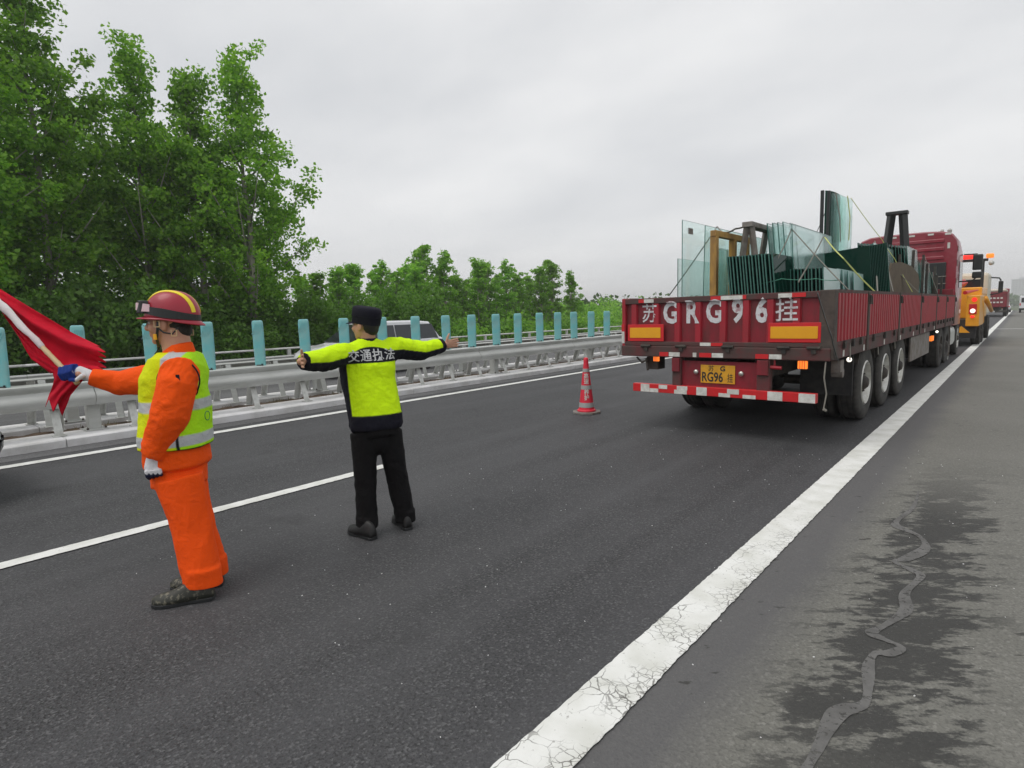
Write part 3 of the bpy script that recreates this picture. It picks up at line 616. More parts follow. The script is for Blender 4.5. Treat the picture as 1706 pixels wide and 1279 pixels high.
def tree_parts(seed, H, zb_, Rf, nb, per, leaf, mt, clump=.42, el=(.5, 1.0), tr=.16, lean=0., bare=None):
    """tapered trunk with ascending limbs, leaves gathered in clumps along them. Rf(t): crown radius"""
    rs = random.Random(seed); tm = MB()
    pts = [(lean * (t / 8) ** 1.5 + rs.uniform(-.08, .08) * (t > 0), rs.uniform(-.08, .08) * (t > 0), H * .96 * t / 8) for t in range(9)]
    tm.tube(pts, [tr * (1 - .93 * t / 8) + .01 for t in range(9)], 8)
    P_ = np.array(pts); C = []
    for k in range(nb):
        t = (k + rs.random()) / nb; z = zb_ + (H * .97 - zb_) * t
        base = np.array([np.interp(z, P_[:, 2], P_[:, 0]), np.interp(z, P_[:, 2], P_[:, 1]), z])
        az = k * 2.39996 + rs.uniform(-.5, .5); e_ = rs.uniform(*el); L_ = Rf(t) * rs.uniform(.55, 1.12) / math.cos(e_)
        d = np.array([math.cos(az) * math.cos(e_), math.sin(az) * math.cos(e_), math.sin(e_)])
        mid = base + d * L_ * .5 + np.array([0, 0, -.04 * L_]); end = base + d * L_ + np.array([0, 0, .05 * L_])
        if k % 2 == 0 or nb < 50: tm.tube([base, mid, end], [tr * .28 * (1 - .6 * t) + .01, tr * .16 * (1 - .6 * t) + .008, .006], 5)
        nc = max(2, int(L_ / .42))
        for q in range(nc):
            s_ = .28 + .72 * (q + rs.random()) / nc
            c = base + d * L_ * s_ + np.array([rs.gauss(0, .16), rs.gauss(0, .16), rs.gauss(0, .14)]) * (.6 + L_ * .3)
            rr = clump * rs.uniform(.6, 1.25); m_ = int(per * rs.uniform(.5, 1.4))
            g = rng.normal(size=(m_, 3)); g /= np.linalg.norm(g, axis=1)[:, None]; g *= (rng.random(m_) ** .45)[:, None] * rr; g[:, 2] *= .8
            C.append(c + g)
    for q in range(3):
        m_ = int(per * .7); g = rng.normal(size=(m_, 3)) * .22 * clump / .4; C.append(np.array([lean, 0, H * (.93 + .03 * q)]) + g)
    C = np.concatenate(C)
    if bare:  # a stretch of trunk facing the road that carries few leaves
        vx, vy = .87, -.49; ax_ = np.interp(C[:, 2], P_[:, 2], P_[:, 0]); ay_ = np.interp(C[:, 2], P_[:, 2], P_[:, 1])
        dx_, dy_ = C[:, 0] - ax_, C[:, 1] - ay_; fw = dx_ * vx + dy_ * vy; lt = np.abs(-dx_ * vy + dy_ * vx)
        C = C[~((fw > -.1) & (lt < .26 + .12 * np.sin(C[:, 2] * 2.1)) & (C[:, 2] > bare[0]) & (C[:, 2] < bare[1]) & (rng.random(len(C)) < .9))]
    return tm, leaves_mesh('crown', C, leaf, mt)

def plant_tree(name, seed, label, group, loc, cat='tree', **kw):
    root = thing(name, label, cat, loc, 0, group); tm, cm = tree_parts(seed, **kw)
    t_ = obj('trunk', tm, 'bark', root, smooth=True, fix=False); finish('crown', cm, [], root); return root

tall = lambda w: (lambda t: w * (.55 + .6 * math.sin(min(1, t * 1.35 + .12) * math.pi) ** .8) * (1 - .55 * t ** 3))
zg = -.35
G1 = 'tall leafy poplar trees on the left'
big = [  # x, y, H, width, lean
    (-27.0, 3.2, 15.0, 2.7, 'tall dark green poplar standing at the very left edge, cut by the frame'),
    (-28.5, 6.0, 16.2, 2.7, 'tallest poplar at upper left, its top reaching out of the frame'),
    (-28.8, 9.6, 13.6, 2.2, 'poplar with a slim top and a bare trunk stretch, above the red flag'),
    (-27.6, 11.3, 12.6, 2.1, 'middle poplar of the tall group, above the red helmet'),
    (-26.6, 13.0, 13.4, 2.5, 'rightmost tall poplar with a pale straight trunk, beside the open sky'),
]
protos = []
for i, (x, y, H_, w_, l) in enumerate(big):
    protos.append(plant_tree('poplar_tree', 11 + i, l, G1, (x, y, zg), H=H_, zb_=1.6, Rf=tall(w_), nb=88, per=[70, 68, 60, 58, 58][i], leaf=.155, mt='leaf', clump=.50, tr=.18, bare=[None, (8.5, 10.5), (5.5, 8.6), (3.2, 4.6), (1.0, 8.6)][i]))
back = [(-31.5, 4.5, .98), (-32.5, 8.0, .95), (-31.8, 11.0, .86), (-31.0, 14.6, .55), (-34, 1.5, 1.0)]
bl = ['dark poplar in the second row behind the tree at the left edge', 'dark poplar in the second row behind the waving flag', 'poplar in the second row between two tall tops above the red helmet', 'low poplar behind the rightmost tall poplar', 'poplar in the third row at the left edge']
for i, (x, y, s_) in enumerate(back):
    o = dup(protos[(i * 2) % 5], (x, y, zg), i * 1.7 + .8, bl[i], (s_ * 1.1, s_ * 1.1, s_ * .9)); o['group'] = G1

# undergrowth below the tall trees
def shrub_mesh(seed, n_, r, h, leaf, mt):
    rs = np.random.default_rng(seed); k = 26; cc = np.stack([rs.uniform(-r, r, k), rs.uniform(-r, r, k), rs.uniform(.1, 1, k) ** 1.1 * h], 1)
    C = []
    for c in cc:
        g = rs.normal(size=(n_ // k, 3)); g /= np.linalg.norm(g, axis=1)[:, None]; g *= (rs.random(n_ // k) ** .4)[:, None] * r * .42; C.append(c + g)
    return leaves_mesh('shrub', np.concatenate(C), leaf, mt)
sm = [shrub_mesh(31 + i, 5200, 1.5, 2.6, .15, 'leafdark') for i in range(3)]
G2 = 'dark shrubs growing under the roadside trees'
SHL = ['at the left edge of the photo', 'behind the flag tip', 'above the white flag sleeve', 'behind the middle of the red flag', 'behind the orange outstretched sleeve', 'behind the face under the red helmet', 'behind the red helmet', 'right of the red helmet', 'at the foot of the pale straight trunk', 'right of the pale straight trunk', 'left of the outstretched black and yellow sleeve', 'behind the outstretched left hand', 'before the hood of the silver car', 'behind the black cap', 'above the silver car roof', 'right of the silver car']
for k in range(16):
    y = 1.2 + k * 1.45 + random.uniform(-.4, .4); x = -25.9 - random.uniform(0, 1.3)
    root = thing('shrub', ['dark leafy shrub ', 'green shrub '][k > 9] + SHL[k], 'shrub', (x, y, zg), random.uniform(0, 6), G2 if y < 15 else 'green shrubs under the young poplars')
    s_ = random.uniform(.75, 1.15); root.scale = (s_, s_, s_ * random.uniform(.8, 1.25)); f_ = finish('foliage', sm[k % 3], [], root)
    if k < 3: pass
for k in range(3, 16): pass

# row of young poplars further along
G3 = 'young poplars in a row along the opposite carriageway'
spire = lambda w: (lambda t: w * (.62 + .38 * math.sin(t * 3.0)) * (1 - .45 * t ** 2))
yp = [tree_parts(51 + i, H=4.7 + .25 * i, zb_=.3, Rf=spire(.62), nb=44, per=44, leaf=.125, mt='leaf2', clump=.22, el=(1.02, 1.3), tr=.06) for i in range(4)]
ypm = []
for i, (tm, cm) in enumerate(yp):
    me = bpy.data.meshes.new('trunk'); me.from_pydata(tm.v, [], tm.f); me.materials.append(M['bark']); ypm.append((me, cm))
# (px in photo of the spire, height px) translated to places along x = -29
rows = [(-28.5, 17.3, .88), (-28.6, 18.7, .84), (-29.4, 20.2, .98), (-28.6, 21.6, .85), (-29.2, 23.0, .94), (-28.6, 24.2, 1.02), (-29.5, 25.6, 1.10), (-28.7, 26.8, 1.06), (-29.2, 28.4, .96), (-28.6, 30.0, 1.0), (-29.6, 31.6, 1.10), (-28.8, 33.2, .98),
        (-29.3, 35.0, .97), (-28.7, 37.0, 1.10), (-29.3, 39.2, 1.07), (-28.8, 41.3, .90), (-29.5, 43.6, .62)]
for r2 in range(2):
    for i, (x, y, s_) in enumerate(rows):
        if r2 and i % 2: continue
        xx = x - 3.2 * r2; yy = y + (1.1 if r2 else 0); sc = s_ * (.92 if r2 else 1)
        L_ = ('young feathery poplar in the front row, ' + ['nearest the tall trees', 'second from the tall trees', 'third from the tall trees', 'left of the black cap', 'behind the black cap', 'right of the black cap', 'highest tip left of the gap', 'above the silver car roof', 'above the open hand', 'right of the open hand', 'with a tall forked tip', 'middle of the right half', 'before the last tall clump', 'in the last tall clump', 'at the right of the last tall clump', 'sloping down to the right end', 'small, last of the row'][i]) if not r2 else ['second-row young poplar nearest the tall trees', 'second-row young poplar behind the gap left of the black cap', 'second-row young poplar behind the black cap', 'second-row young poplar left of the highest tip', 'second-row young poplar above the silver car', 'second-row young poplar right of the open hand', 'second-row young poplar before the last tall clump', 'second-row young poplar behind the last tall clump', 'last second-row young poplar at the low right end'][i // 2]
        root = thing('young_poplar', L_, 'tree', (xx, yy, zg), i * 1.9 + r2, G3 if not r2 else 'young poplars of the second row'); root.scale = (sc * 1.35, sc * 1.35, sc * (1.02 + .07 * math.sin(i * 2.3)))
        a, b_ = ypm[(i + r2 * 2) % 4]
        finish('trunk', a, [], root); finish('crown', b_, [], root)
# low thicket closing the view under and behind the row
C = []
for k in range(150):
    y = random.uniform(12, 75); x = -33.5 - random.uniform(0, 5); r = random.uniform(.7, 1.5); n_ = 170
    h = random.uniform(.4, 2.5) ; g = rng.normal(size=(n_, 3)); g /= np.linalg.norm(g, axis=1)[:, None]; C.append(np.array([x, y, zg + h]) + g * (rng.random(n_) ** .4)[:, None] * r)
for k in range(90):
    y = random.uniform(15, 46); x = -27 - random.uniform(0, 1.5); n_ = 150; g = rng.normal(size=(n_, 3)) * .4; C.append(np.array([x, y, zg + random.uniform(.2, 1.2)]) + g)
o = finish('thicket', leaves_mesh('thicket', np.concatenate(C), .22, 'leaf2'), []); tag(o, 'dense green thicket behind the row of young poplars', 'thicket', kind='stuff')
# far woods
C = []
for k in range(520):
    y = 45 + 600 * random.random() ** 1.5; x = -36 - random.uniform(0, 10) - y * .12; z0 = float(zroad(y)); r = random.uniform(1.4, 3.0) * (1 + y / 500); n_ = 60
    g = rng.normal(size=(n_, 3)); g /= np.linalg.norm(g, axis=1)[:, None]; C.append(np.array([x, y, z0 + random.uniform(.1, 1.5) * (1 + y / 350)]) + g * (rng.random(n_) ** .4)[:, None] * r)
o = finish('far_wood', leaves_mesh('far_wood', np.concatenate(C), .7, 'leaffar'), []); tag(o, 'distant green wood along the opposite carriageway', 'wood', kind='stuff')
C = []
for k in range(420):
    y = random.uniform(420, 900); x = random.uniform(-150, 120) ; n_ = 50; z0 = -3.2
    g = rng.normal(size=(n_, 3)); g /= np.linalg.norm(g, axis=1)[:, None]; C.append(np.array([x, y, z0 + random.uniform(1, 7)]) + g * (rng.random(n_) ** .4)[:, None] * random.uniform(3, 5))
o = finish('horizon_trees', leaves_mesh('horizon_trees', np.concatenate(C), 1.8, 'leaffar'), []); tag(o, 'hazy tree line on the horizon where the road vanishes', 'tree line', kind='stuff')
# far towers; fading by haze is put into the pale wall colour too
M['tower'] = mat('hazed_tower_wall', (.62, .66, .67), .8, var=(.58, .62, .63), scale=.1, amt=.5)
for (x, y, w_, d_, h_, l) in ((-3, 1250, 26, 18, 36, 'tall pale building fading into haze above the end of the road'), (-50, 1100, 26, 18, 16, 'lower pale building in the haze, left of the tall one')):
    root = thing('apartment_building', l, 'building', (x, y, -3.2)); mb = MB(); mb.bx(-w_ / 2, w_ / 2, -d_ / 2, d_ / 2, -.5, h_); obj('wall', mb, 'tower', root)
    mb = MB(); mb.bx(-w_ / 2 - .6, w_ / 2 + .6, -d_ / 2 - .6, d_ / 2 + .6, h_ + .01, h_ + 1.2); mb.bx(-4, 4, -4, 4, h_ + 1.2, h_ + 4); obj('roof', mb, 'tower', root)
    mb = MB()
    for f_ in range(int(h_ / 3)):
        for k in range(6): mb.bx(-w_ / 2 + 1.5 + k * 3.8, -w_ / 2 + 3.8 + k * 3.8, -d_ / 2 - .08, -d_ / 2 - .01, 1.2 + f_ * 3, 2.6 + f_ * 3)
    q = obj('windows', mb, 'conegrey', root); q['kind'] = 'stuff'
# haze
mb = MB(); mb.bx(-1400, 1400, -400, 1300, -5.5, 42); hzo = obj('haze', mb, []); hm = bpy.data.materials.new('haze_air'); hm.use_nodes = True; t = hm.node_tree; t.nodes.clear()
ho = t.nodes.new('ShaderNodeOutputMaterial'); pv = t.nodes.new('ShaderNodeVolumePrincipled'); pv.inputs['Density'].default_value = .0009; pv.inputs['Color'].default_value = (1, 1, 1, 1); pv.inputs['Anisotropy'].default_value = .2
t.links.new(pv.outputs[0], ho.inputs['Volume']); hzo.data.materials.append(hm); tag(hzo, 'thin pale haze over the whole road', 'haze', kind='stuff')
# ------------------------------------------------------------------ helpers for vehicles
def rayX(px, py, X):
    d = at(px, py, 1.) - np.array([0, 0, CAMH]); return np.array([0, 0, CAMH]) + d * (X / d[0])
def rayY(px, py, Y):
    d = at(px, py, 1.) - np.array([0, 0, CAMH]); return np.array([0, 0, CAMH]) + d * (Y / d[1])

_wheelcache = {}
def wheel(root, x, y, r, w, side, rim='chrome', name='wheel', z=None, dual=False, key='t'):
    """wheel with tyre, dished rim, hub and nuts; side=+1 rim faces +x"""
    k = (r, w, rim, dual, key)
    if k not in _wheelcache:
        def tyre(x0):
            mb = MB(); q = .045 if r > .4 else .03
            prof = [(r * .58, -w / 2 + .01), (r * .70, -w / 2 - .004), (r * .88, -w / 2), (r - q * .4, -w / 2 + .015), (r, -w / 2 + .04)]
            for g in (-.25, 0, .25): prof += [(r, w * g - .012), (r - .012, w * g - .008), (r - .012, w * g + .008), (r, w * g + .012)]
            prof += [(r, w / 2 - .04), (r - q * .4, w / 2 - .015), (r * .88, w / 2), (r * .70, w / 2 + .004), (r * .58, w / 2 - .01)]
            mb.lathe(prof + [(r * .56, 0)], 36, 0, (x0, 0, 0), closed=True); return mb
        mb = tyre(0)
        rm = MB(); rm.lathe([(r * .60, w / 2 - .01), (r * .56, w / 2 + .004), (r * .53, w / 2 - .02), (r * .50, w / 2 - .08), (r * .30, w / 2 - .085), (r * .26, w / 2 - .05), (r * .2, w / 2 - .045), (r * .2, w / 2 - .10), (r * .59, -w / 2 + .02)], 36, 0, closed=True)
        hb = MB(); hb.lathe([(r * .21, w / 2 - .09), (r * .19, w / 2 - .02), (r * .12, w / 2 + .02), (r * .10, w / 2 + .025)], 18, 0)
        for q in range(10):
            a = q * math.pi / 5; hb.lathe([(.014, w / 2 - .06), (.014, w / 2 - .03), (.008, w / 2 - .025)], 6, 0, (0, math.cos(a) * r * .235, math.sin(a) * r * .235))
        me = []
        for n_, b_, m_ in (('tyre', mb, 'tyre'), ('rim', rm, rim), ('hub', hb, 'darkmetal')):
            o = obj(n_, b_, m_, None); autosmooth(o, .7); me.append((n_, o.data)); bpy.data.objects.remove(o)
        _wheelcache[k] = me
    me = _wheelcache[k]
    # the tyre carries the rim and hub as its sub-parts
    t_ = bpy.data.objects.new(name, me[0][1]); COL.objects.link(t_); t_.parent = root; t_.location = (x, y, r if z is None else z)
    t_.rotation_euler = (random.uniform(0, 3), 0, 0 if side > 0 else 0)
    if side < 0: t_.rotation_euler = (random.uniform(0, 3), 0, math.pi)
    for n_, d_ in me[1:]:
        c = bpy.data.objects.new(n_, d_); COL.objects.link(c); c.parent = t_
    return t_

def tape(parent, x0, x1, y, z0, z1, mt, name='reflective_tape', face='rear'):
    mb = MB()
    if face == 'rear': mb.bx(x0, x1, y - .004, y, z0, z1)
    else: mb.bx(y, y + .004, x0, x1, z0, z1)   # side face: y is the x plane
    return obj(name, mb, mt, parent)

# ------------------------------------------------------------------ the flatbed semi-trailer and its tractor
TX, TY = -2.897, 7.258
TR = thing('trailer_truck', 'long weathered dark red flatbed truck carrying sheets of glass, seen from behind', 'truck', (TX, TY, 0), -.012)
HW = 1.30
# rear drop board: pan with vertical ribs
mb = MB(); mb.bx(-HW + .04, HW - .12, .02, .05, 1.13, 1.72)
board = obj('tailboard', mb, 'paintred', TR)
ribx = [-1.13, -.80, -.50, -.22, .10, .38, .66, .95]
rb = MB()
for i, x in enumerate(ribx):
    r_ = MB(); r_.prism([(x - .05, .02), (x - .035, -.018), (x + .035, -.018), (x + .05, .02)], 1.17, 1.69, axis=2)
    obj('rib', r_, 'ribred', board, bev=.004)
mb = MB(); mb.bx(-HW + .02, HW - .10, -.025, .055, 1.69, 1.762); obj('top_rail', mb, 'rust', board, bev=.008)
mb = MB(); mb.bx(-HW + .02, HW - .10, -.03, .055, 1.13, 1.185); obj('bottom_rail', mb, 'rust', board, bev=.008)
def R_x(px, y=0.): return rayY(px, 540, TY)[0] - TX
for (a, b_, m_) in ((1065, 1074, 'redrefl'), (1074, 1090, 'whiterefl'), (1185, 1202, 'redrefl'), (1202, 1238, 'whiterefl'), (1238, 1244, 'redrefl'), (1297, 1320, 'whiterefl'), (1320, 1343, 'redrefl')):
    tape(board, R_x(a), R_x(b_), -.026, 1.703, 1.750, m_)
tape(board, R_x(1168), R_x(1186), -.031, 1.137, 1.178, 'whiterefl'); tape(board, R_x(1186.5), R_x(1206), -.031, 1.137, 1.178, 'redrefl')
# reflector plates
for (a, b_) in ((1047, 1107), (1282, 1370)):
    mb = MB(); mb.bx(R_x(a), R_x(b_), -.034, -.022, 1.19, 1.415); q = obj('reflector_plate', mb, 'redrefl', TR, bev=.004)
    mb = MB(); mb.bx(R_x(a + 4), R_x(b_ - 5), -.040, -.034, 1.235, 1.372); obj('yellow_reflector', mb, 'yellowrefl', q, bev=.002)
# corner posts
for x0, x1, m_ in ((-HW - .01, -HW + .045, 'ribred'), (HW - .11, HW + .045, 'rustbrown')):
    mb = MB(); mb.bx(x0, x1, -.03, .12, 1.0, 1.77); obj('corner_post', mb, m_, TR, bev=.01)
tape(TR, -HW - .012, -HW + .03, -.031, 1.16, 1.32, 'whiterefl'); tape(TR, -HW - .012, -HW + .03, -.031, 1.322, 1.42, 'redrefl')
# lettering sprayed on the board
bm_ = bmesh.new()
vs_, fs_ = [], []
for o_ in [board] + list(board.children):
    b0 = len(vs_); vs_ += [tuple(v.co) for v in o_.data.vertices]; fs_ += [tuple(i + b0 for i in p.vertices) for p in o_.data.polygons]
bvh = BVHTree.FromPolygons(vs_, fs_)
for ch, x, sz in (('苏', -.90, .27), ('G', -.605, .385), ('R', -.29, .385), ('G', -.02, .385), ('9', .275, .385), ('6', .56, .385), ('挂', .84, .29)):
    me = text_mesh(ch, sz, bold=.014 if sz > .3 else .002, sub=.011); co = vco(me); n_ = np.zeros_like(co)
    sx_ = .78 if sz > .3 else .95
    cxm = (co[:, 0].max() + co[:, 0].min()) / 2; czm = (co[:, 1].max() + co[:, 1].min()) / 2
    for i, p in enumerate(co):
        X_ = x + (p[0] - cxm) * sx_; Z_ = 1.567 + (p[1] - czm)
        h = bvh.ray_cast(Vector((X_, -1, Z_)), Vector((0, 1, 0)))
        n_[i] = (X_, (h[0].y if h[0] else -.02) - .006, Z_)
    me.vertices.foreach_set('co', n_.astype(np.float32).ravel()); me.update(); finish('lettering', me, 'spray', TR)
# bed frame
mb = MB(); mb.bx(-HW - .01, HW + .02, -.045, .06, .985, 1.128); rf = obj('rear_beam', mb, 'rust', TR, bev=.012)
for (a, b_, m_) in ((1101, 1116, 'redrefl'), (1117, 1135, 'whiterefl'), (1157, 1163, 'whiterefl'), (1168, 1188, 'redrefl'), (1189, 1208, 'whiterefl'), (1262, 1284, 'redrefl'), (1285, 1306, 'whiterefl')):
    tape(rf, R_x(a), R_x(b_), -.046, .995, 1.05, m_)
for x in (-.93, -.43, .18, .83, 1.15):   # hinge lugs
    mb = MB(); mb.tube([(x - .07, -.055, 1.13), (x + .07, -.055, 1.13)], .02, 8); mb.box((x, -.052, 1.10), (.05, .02, .07)); obj('hinge', mb, 'darkmetal', rf)
mb = MB(); mb.bx(-HW + .01, HW - .01, .06, 12.95, 1.10, 1.165); obj('deck', mb, 'rustbrown', TR)
for s_ in (-1, 1):
    mb = MB(); mb.bx(s_ * HW - .02, s_ * HW + .02, .06, 12.95, .985, 1.14); o_ = obj('side_beam', mb, 'rust', TR, bev=.006)
    mb = MB(); mb.bx(s_ * .45 - .07, s_ * .45 + .07, .3, 9.5, .72, 1.10); mb.bx(s_ * .45 - .07, s_ * .45 + .07, 9.5, 12.8, .92, 1.10); obj('chassis_beam', mb, 'darkmetal', TR)
    # hinged side boards between posts
    ps = [.12, 1.8, 4.2, 6.6, 9.0, 10.9, 12.95]
    for i in range(len(ps) - 1):
        y0, y1 = ps[i] + .05, ps[i + 1] - .05
        mb = MB(); mb.bx(s_ * (HW - .005) - .012, s_ * (HW - .005) + .012, y0, y1, 1.145, 1.735)
        mb.bx(s_ * (HW + .005) - .024, s_ * (HW + .005) + .024, y0, y1, 1.735, 1.775); mb.bx(s_ * (HW + .004) - .022, s_ * (HW + .004) + .022, y0, y1, 1.142, 1.19)
        sb = obj('side_board', mb, 'rust', TR)
        nr_ = int((y1 - y0) / .145)
        for k in range(nr_):
            yy = y0 + (y1 - y0) * (k + .5) / nr_
            r_ = MB(); xo = s_ * (HW + .009); r_.prism([(xo - s_ * .006, yy - .052), (xo + s_ * .024, yy - .034), (xo + s_ * .024, yy + .034), (xo - s_ * .006, yy + .052)], 1.19, 1.735, axis=2)
            if s_ > 0: obj('rib', r_, 'ribred', sb)
        if s_ > 0:
            mb = MB()
            for yy in (y0 + .35, (y0 + y1) / 2, y1 - .35): mb.box((s_ * (HW + .035), yy, 1.14), (.03, .07, .09)); mb.tube([(s_ * (HW + .04), yy - .06, 1.16), (s_ * (HW + .04), yy + .06, 1.16)], .014, 6)
            q = obj('hinges', mb, 'darkmetal', sb); q['kind'] = 'stuff'
    for y in ps[1:]:
        mb = MB(); mb.bx(s_ * (HW + .012) - .028, s_ * (HW + .012) + .028, y - .05, y + .05, 1.0, 1.77); o_ = obj('side_post', mb, 'rustbrown', TR, bev=.006)
        mb = MB(); mb.box((s_ * (HW + .05), y, 1.66), (.025, .045, .12)); mb.tube([(s_ * (HW + .06), y + .02, 1.70), (s_ * (HW + .06), y + .06, 1.60)], .01, 6); obj('latch', mb, 'darkmetal', o_)
    if s_ > 0:
        for k, y in enumerate((.5, 1.6, 3.0, 4.4, 5.8, 7.3, 8.8)):
            tape(o_, y, y + .07, HW + .022, 1.0, 1.075, 'whiterefl', face='side').parent = TR
    # chassis outriggers
    for k in range(9):
        mb = MB(); mb.prism([(s_ * .5, 1.09), (s_ * (HW - .03), 1.09), (s_ * (HW - .03), 1.02), (s_ * .5, .88)], 1.0 + k * 1.3 - .02, 1.0 + k * 1.3 + .02, axis=1); obj('outrigger', mb, 'darkmetal', TR)
mb = MB(); mb.bx(-HW + .02, HW - .02, 12.95, 13.02, 1.1, 1.95); obj('headboard', mb, 'paintred', TR, bev=.01)
# number plate carrier, uprights and underrun bar
mb = MB(); mb.bx(-.50, .58, .02, .05, .59, .94); pc = obj('plate_carrier', mb, 'paintred', TR, bev=.005)
mb = MB(); mb.bx(-.185, .255, .006, .014, .665, .895); pl = obj('number_plate', mb, 'plate', pc, bev=.003)
def flat_text(s_, size, x, y, z, mt, parent, bold=.0, sx_=1., name='lettering', th=.001):
    me = text_mesh(s_, size, bold); co = vco(me); cxm = (co[:, 0].max() + co[:, 0].min()) / 2; czm = (co[:, 1].max() + co[:, 1].min()) / 2
    n_ = np.stack([x + (co[:, 0] - cxm) * sx_, np.full(len(co), y), z + co[:, 1] - czm], 1)
    me.vertices.foreach_set('co', n_.astype(np.float32).ravel()); me.update(); return finish(name, me, mt, parent)
flat_text('苏', .082, -.045, .004, .853, 'ink', pl, .0005); flat_text('G', .085, .10, .004, .853, 'ink', pl, .003, 1.1)
flat_text('RG96', .165, -.03, .004, .745, 'ink', pl, .004, .72); flat_text('挂', .12, .195, .004, .74, 'ink', pl, .0005, .62)
for x in (-.245, .33):
    mb = MB(); mb.lathe([(.028, .02), (.03, -.01), (.015, -.02), (.01, -.022)], 12, 1, (x, 0, .80)); obj('lamp', mb, 'chrome', pc)
for x, w_ in ((-.50, .12), (.60, .15)):
    mb = MB(); mb.bx(x - w_ / 2, x + w_ / 2, -.03, .08, .56, .985); u_ = obj('upright', mb, 'rust', TR, bev=.008)
    mb = MB(); mb.bx(x - w_ / 2 + .01, x + w_ / 2 - .01, -.06, -.031, .80, .975); obj('bracket', mb, 'paintred', u_, bev=.004)
mb = MB(); mb.bx(-1.13, 1.19, -.05, .03, .505, .615); bmp = obj('underrun_bar', mb, 'redrefl', TR, bev=.006)
for (a, b_, lo_, hi_) in ((1073, 1090, 0, 1), (1090.5, 1107, 0, .48), (1108, 1124, .5, 1), (1137, 1160, 0, .5), (1142, 1161, .5, 1), (1177, 1195, 0, 1), (1215, 1234, 0, .45), (1229, 1248, .4, 1), (1254, 1274, 0, .42), (1292, 1314, 0, 1), (1337, 1360, 0, 1)):
    x0 = -1.13 + 2.32 * (a - 1057) / 304; x1 = -1.13 + 2.32 * (b_ - 1057) / 304
    tape(bmp, x0, x1, -.0505, .508 + .104 * lo_, .508 + .104 * hi_, 'whiterefl')
for x, z, s_ in ((-.795, .955, .075), (1.03, .935, .10)):
    mb = MB(); mb.bx(x - s_ / 2, x + s_ / 2, -.03, .01, z - s_ * .45, z + s_ * .45); l_ = obj('side_lamp', mb, 'amber', TR, bev=.006)
    mb = MB()
    for k in range(1, 4): mb.bx(x - s_ / 2 + s_ * k / 4 - .003, x - s_ / 2 + s_ * k / 4 + .003, -.034, -.029, z - s_ * .45, z + s_ * .45)
    q = obj('lens_ribs', mb, 'redrefl', l_); q['kind'] = 'stuff'
mb = MB(); mb.tube([(.52, -.0, .90), (.80, -.0, .89)], .022, 8); mb.tube([(.72, 0, .99), (.72, 0, .89)], .012, 6); obj('tow_hook', mb, 'ribred', TR)
mb = MB(); mb.bx(-1.0, -.83, .1, .3, .80, .97); mb.tube([(-.98, .05, .95), (-.93, .0, .80)], .018, 6); mb.tube([(-1.12, .05, .96), (-1.02, .0, .9), (-.95, .02, .93)], .014, 6); obj('tail_lamp_bracket', mb, 'darkmetal', TR)
mb = MB(); mb.tube([(1.27, -.02, .98), (1.265, -.05, .8), (1.29, -.03, .62), (1.27, -.05, .45)], .008, 6); mb.tube([(1.27, -.05, .45), (1.29, -.03, .43)], .016, 6); obj('rope_end', mb, 'strapgrey', TR)
mb = MB(); mb.bx(-1.25, -.62, 1.4, 1.44, .42, .98); obj('mud_flap', mb, 'black', TR); mb = MB(); mb.bx(.62, 1.25, 1.4, 1.44, .42, .98); obj('mud_flap', mb, 'black', TR)
for y in (2.15, 3.55, 4.95):
    for s_ in (-1, 1):
        wheel(TR, s_ * 1.14, y, .52, .27, s_, 'chrome'); wheel(TR, s_ * .82, y, .52, .27, s_, 'darkmetal')
        mb = MB(); mb.tube([(s_ * .45, y, .52), (s_ * .2, y, .52)], .07, 10); obj('axle', mb, 'darkmetal', TR)
        mb = MB(); mb.loft([[(s_ * xx, y + .62 * math.cos(a) * k_, .52 + .62 * math.sin(a) * k_) for xx, k_ in ((.68, 1), (1.27, 1), (1.27, 1.03), (.68, 1.03))] for a in np.linspace(.5, 2.64, 10)]); obj('mudguard', mb, 'darkmetal', TR)
mb = MB(); mb.bx(HW - .06, HW - .03, 6.0, 8.6, .50, .96); obj('side_guard', mb, 'greysteel', TR, bev=.006)
mb = MB(); mb.bx(.5, HW - .1, 6.3, 7.8, .55, .98); obj('tool_box', mb, 'darkmetal', TR, bev=.01)
for y in (8.75, 9.0):
    mb = MB(); mb.box((HW - .02, y, .80), (.05, .10, .11)); obj('side_lamp', mb, 'amber', TR, bev=.005)
for y, z in ((.95, .93), (9.6, .92)):
    mb = MB(); mb.ell((HW + .0, y, z), (.03, .03, .03)); obj('marker_lamp', mb, 'whitelamp', TR)
mb = MB(); mb.box((HW - .05, .6, .88), (.10, .16, .14)); mb.lathe([(.06, 0), (.06, .12)], 10, 0, (HW - .15, .8, .78)); obj('air_valve', mb, 'greysteel', TR)
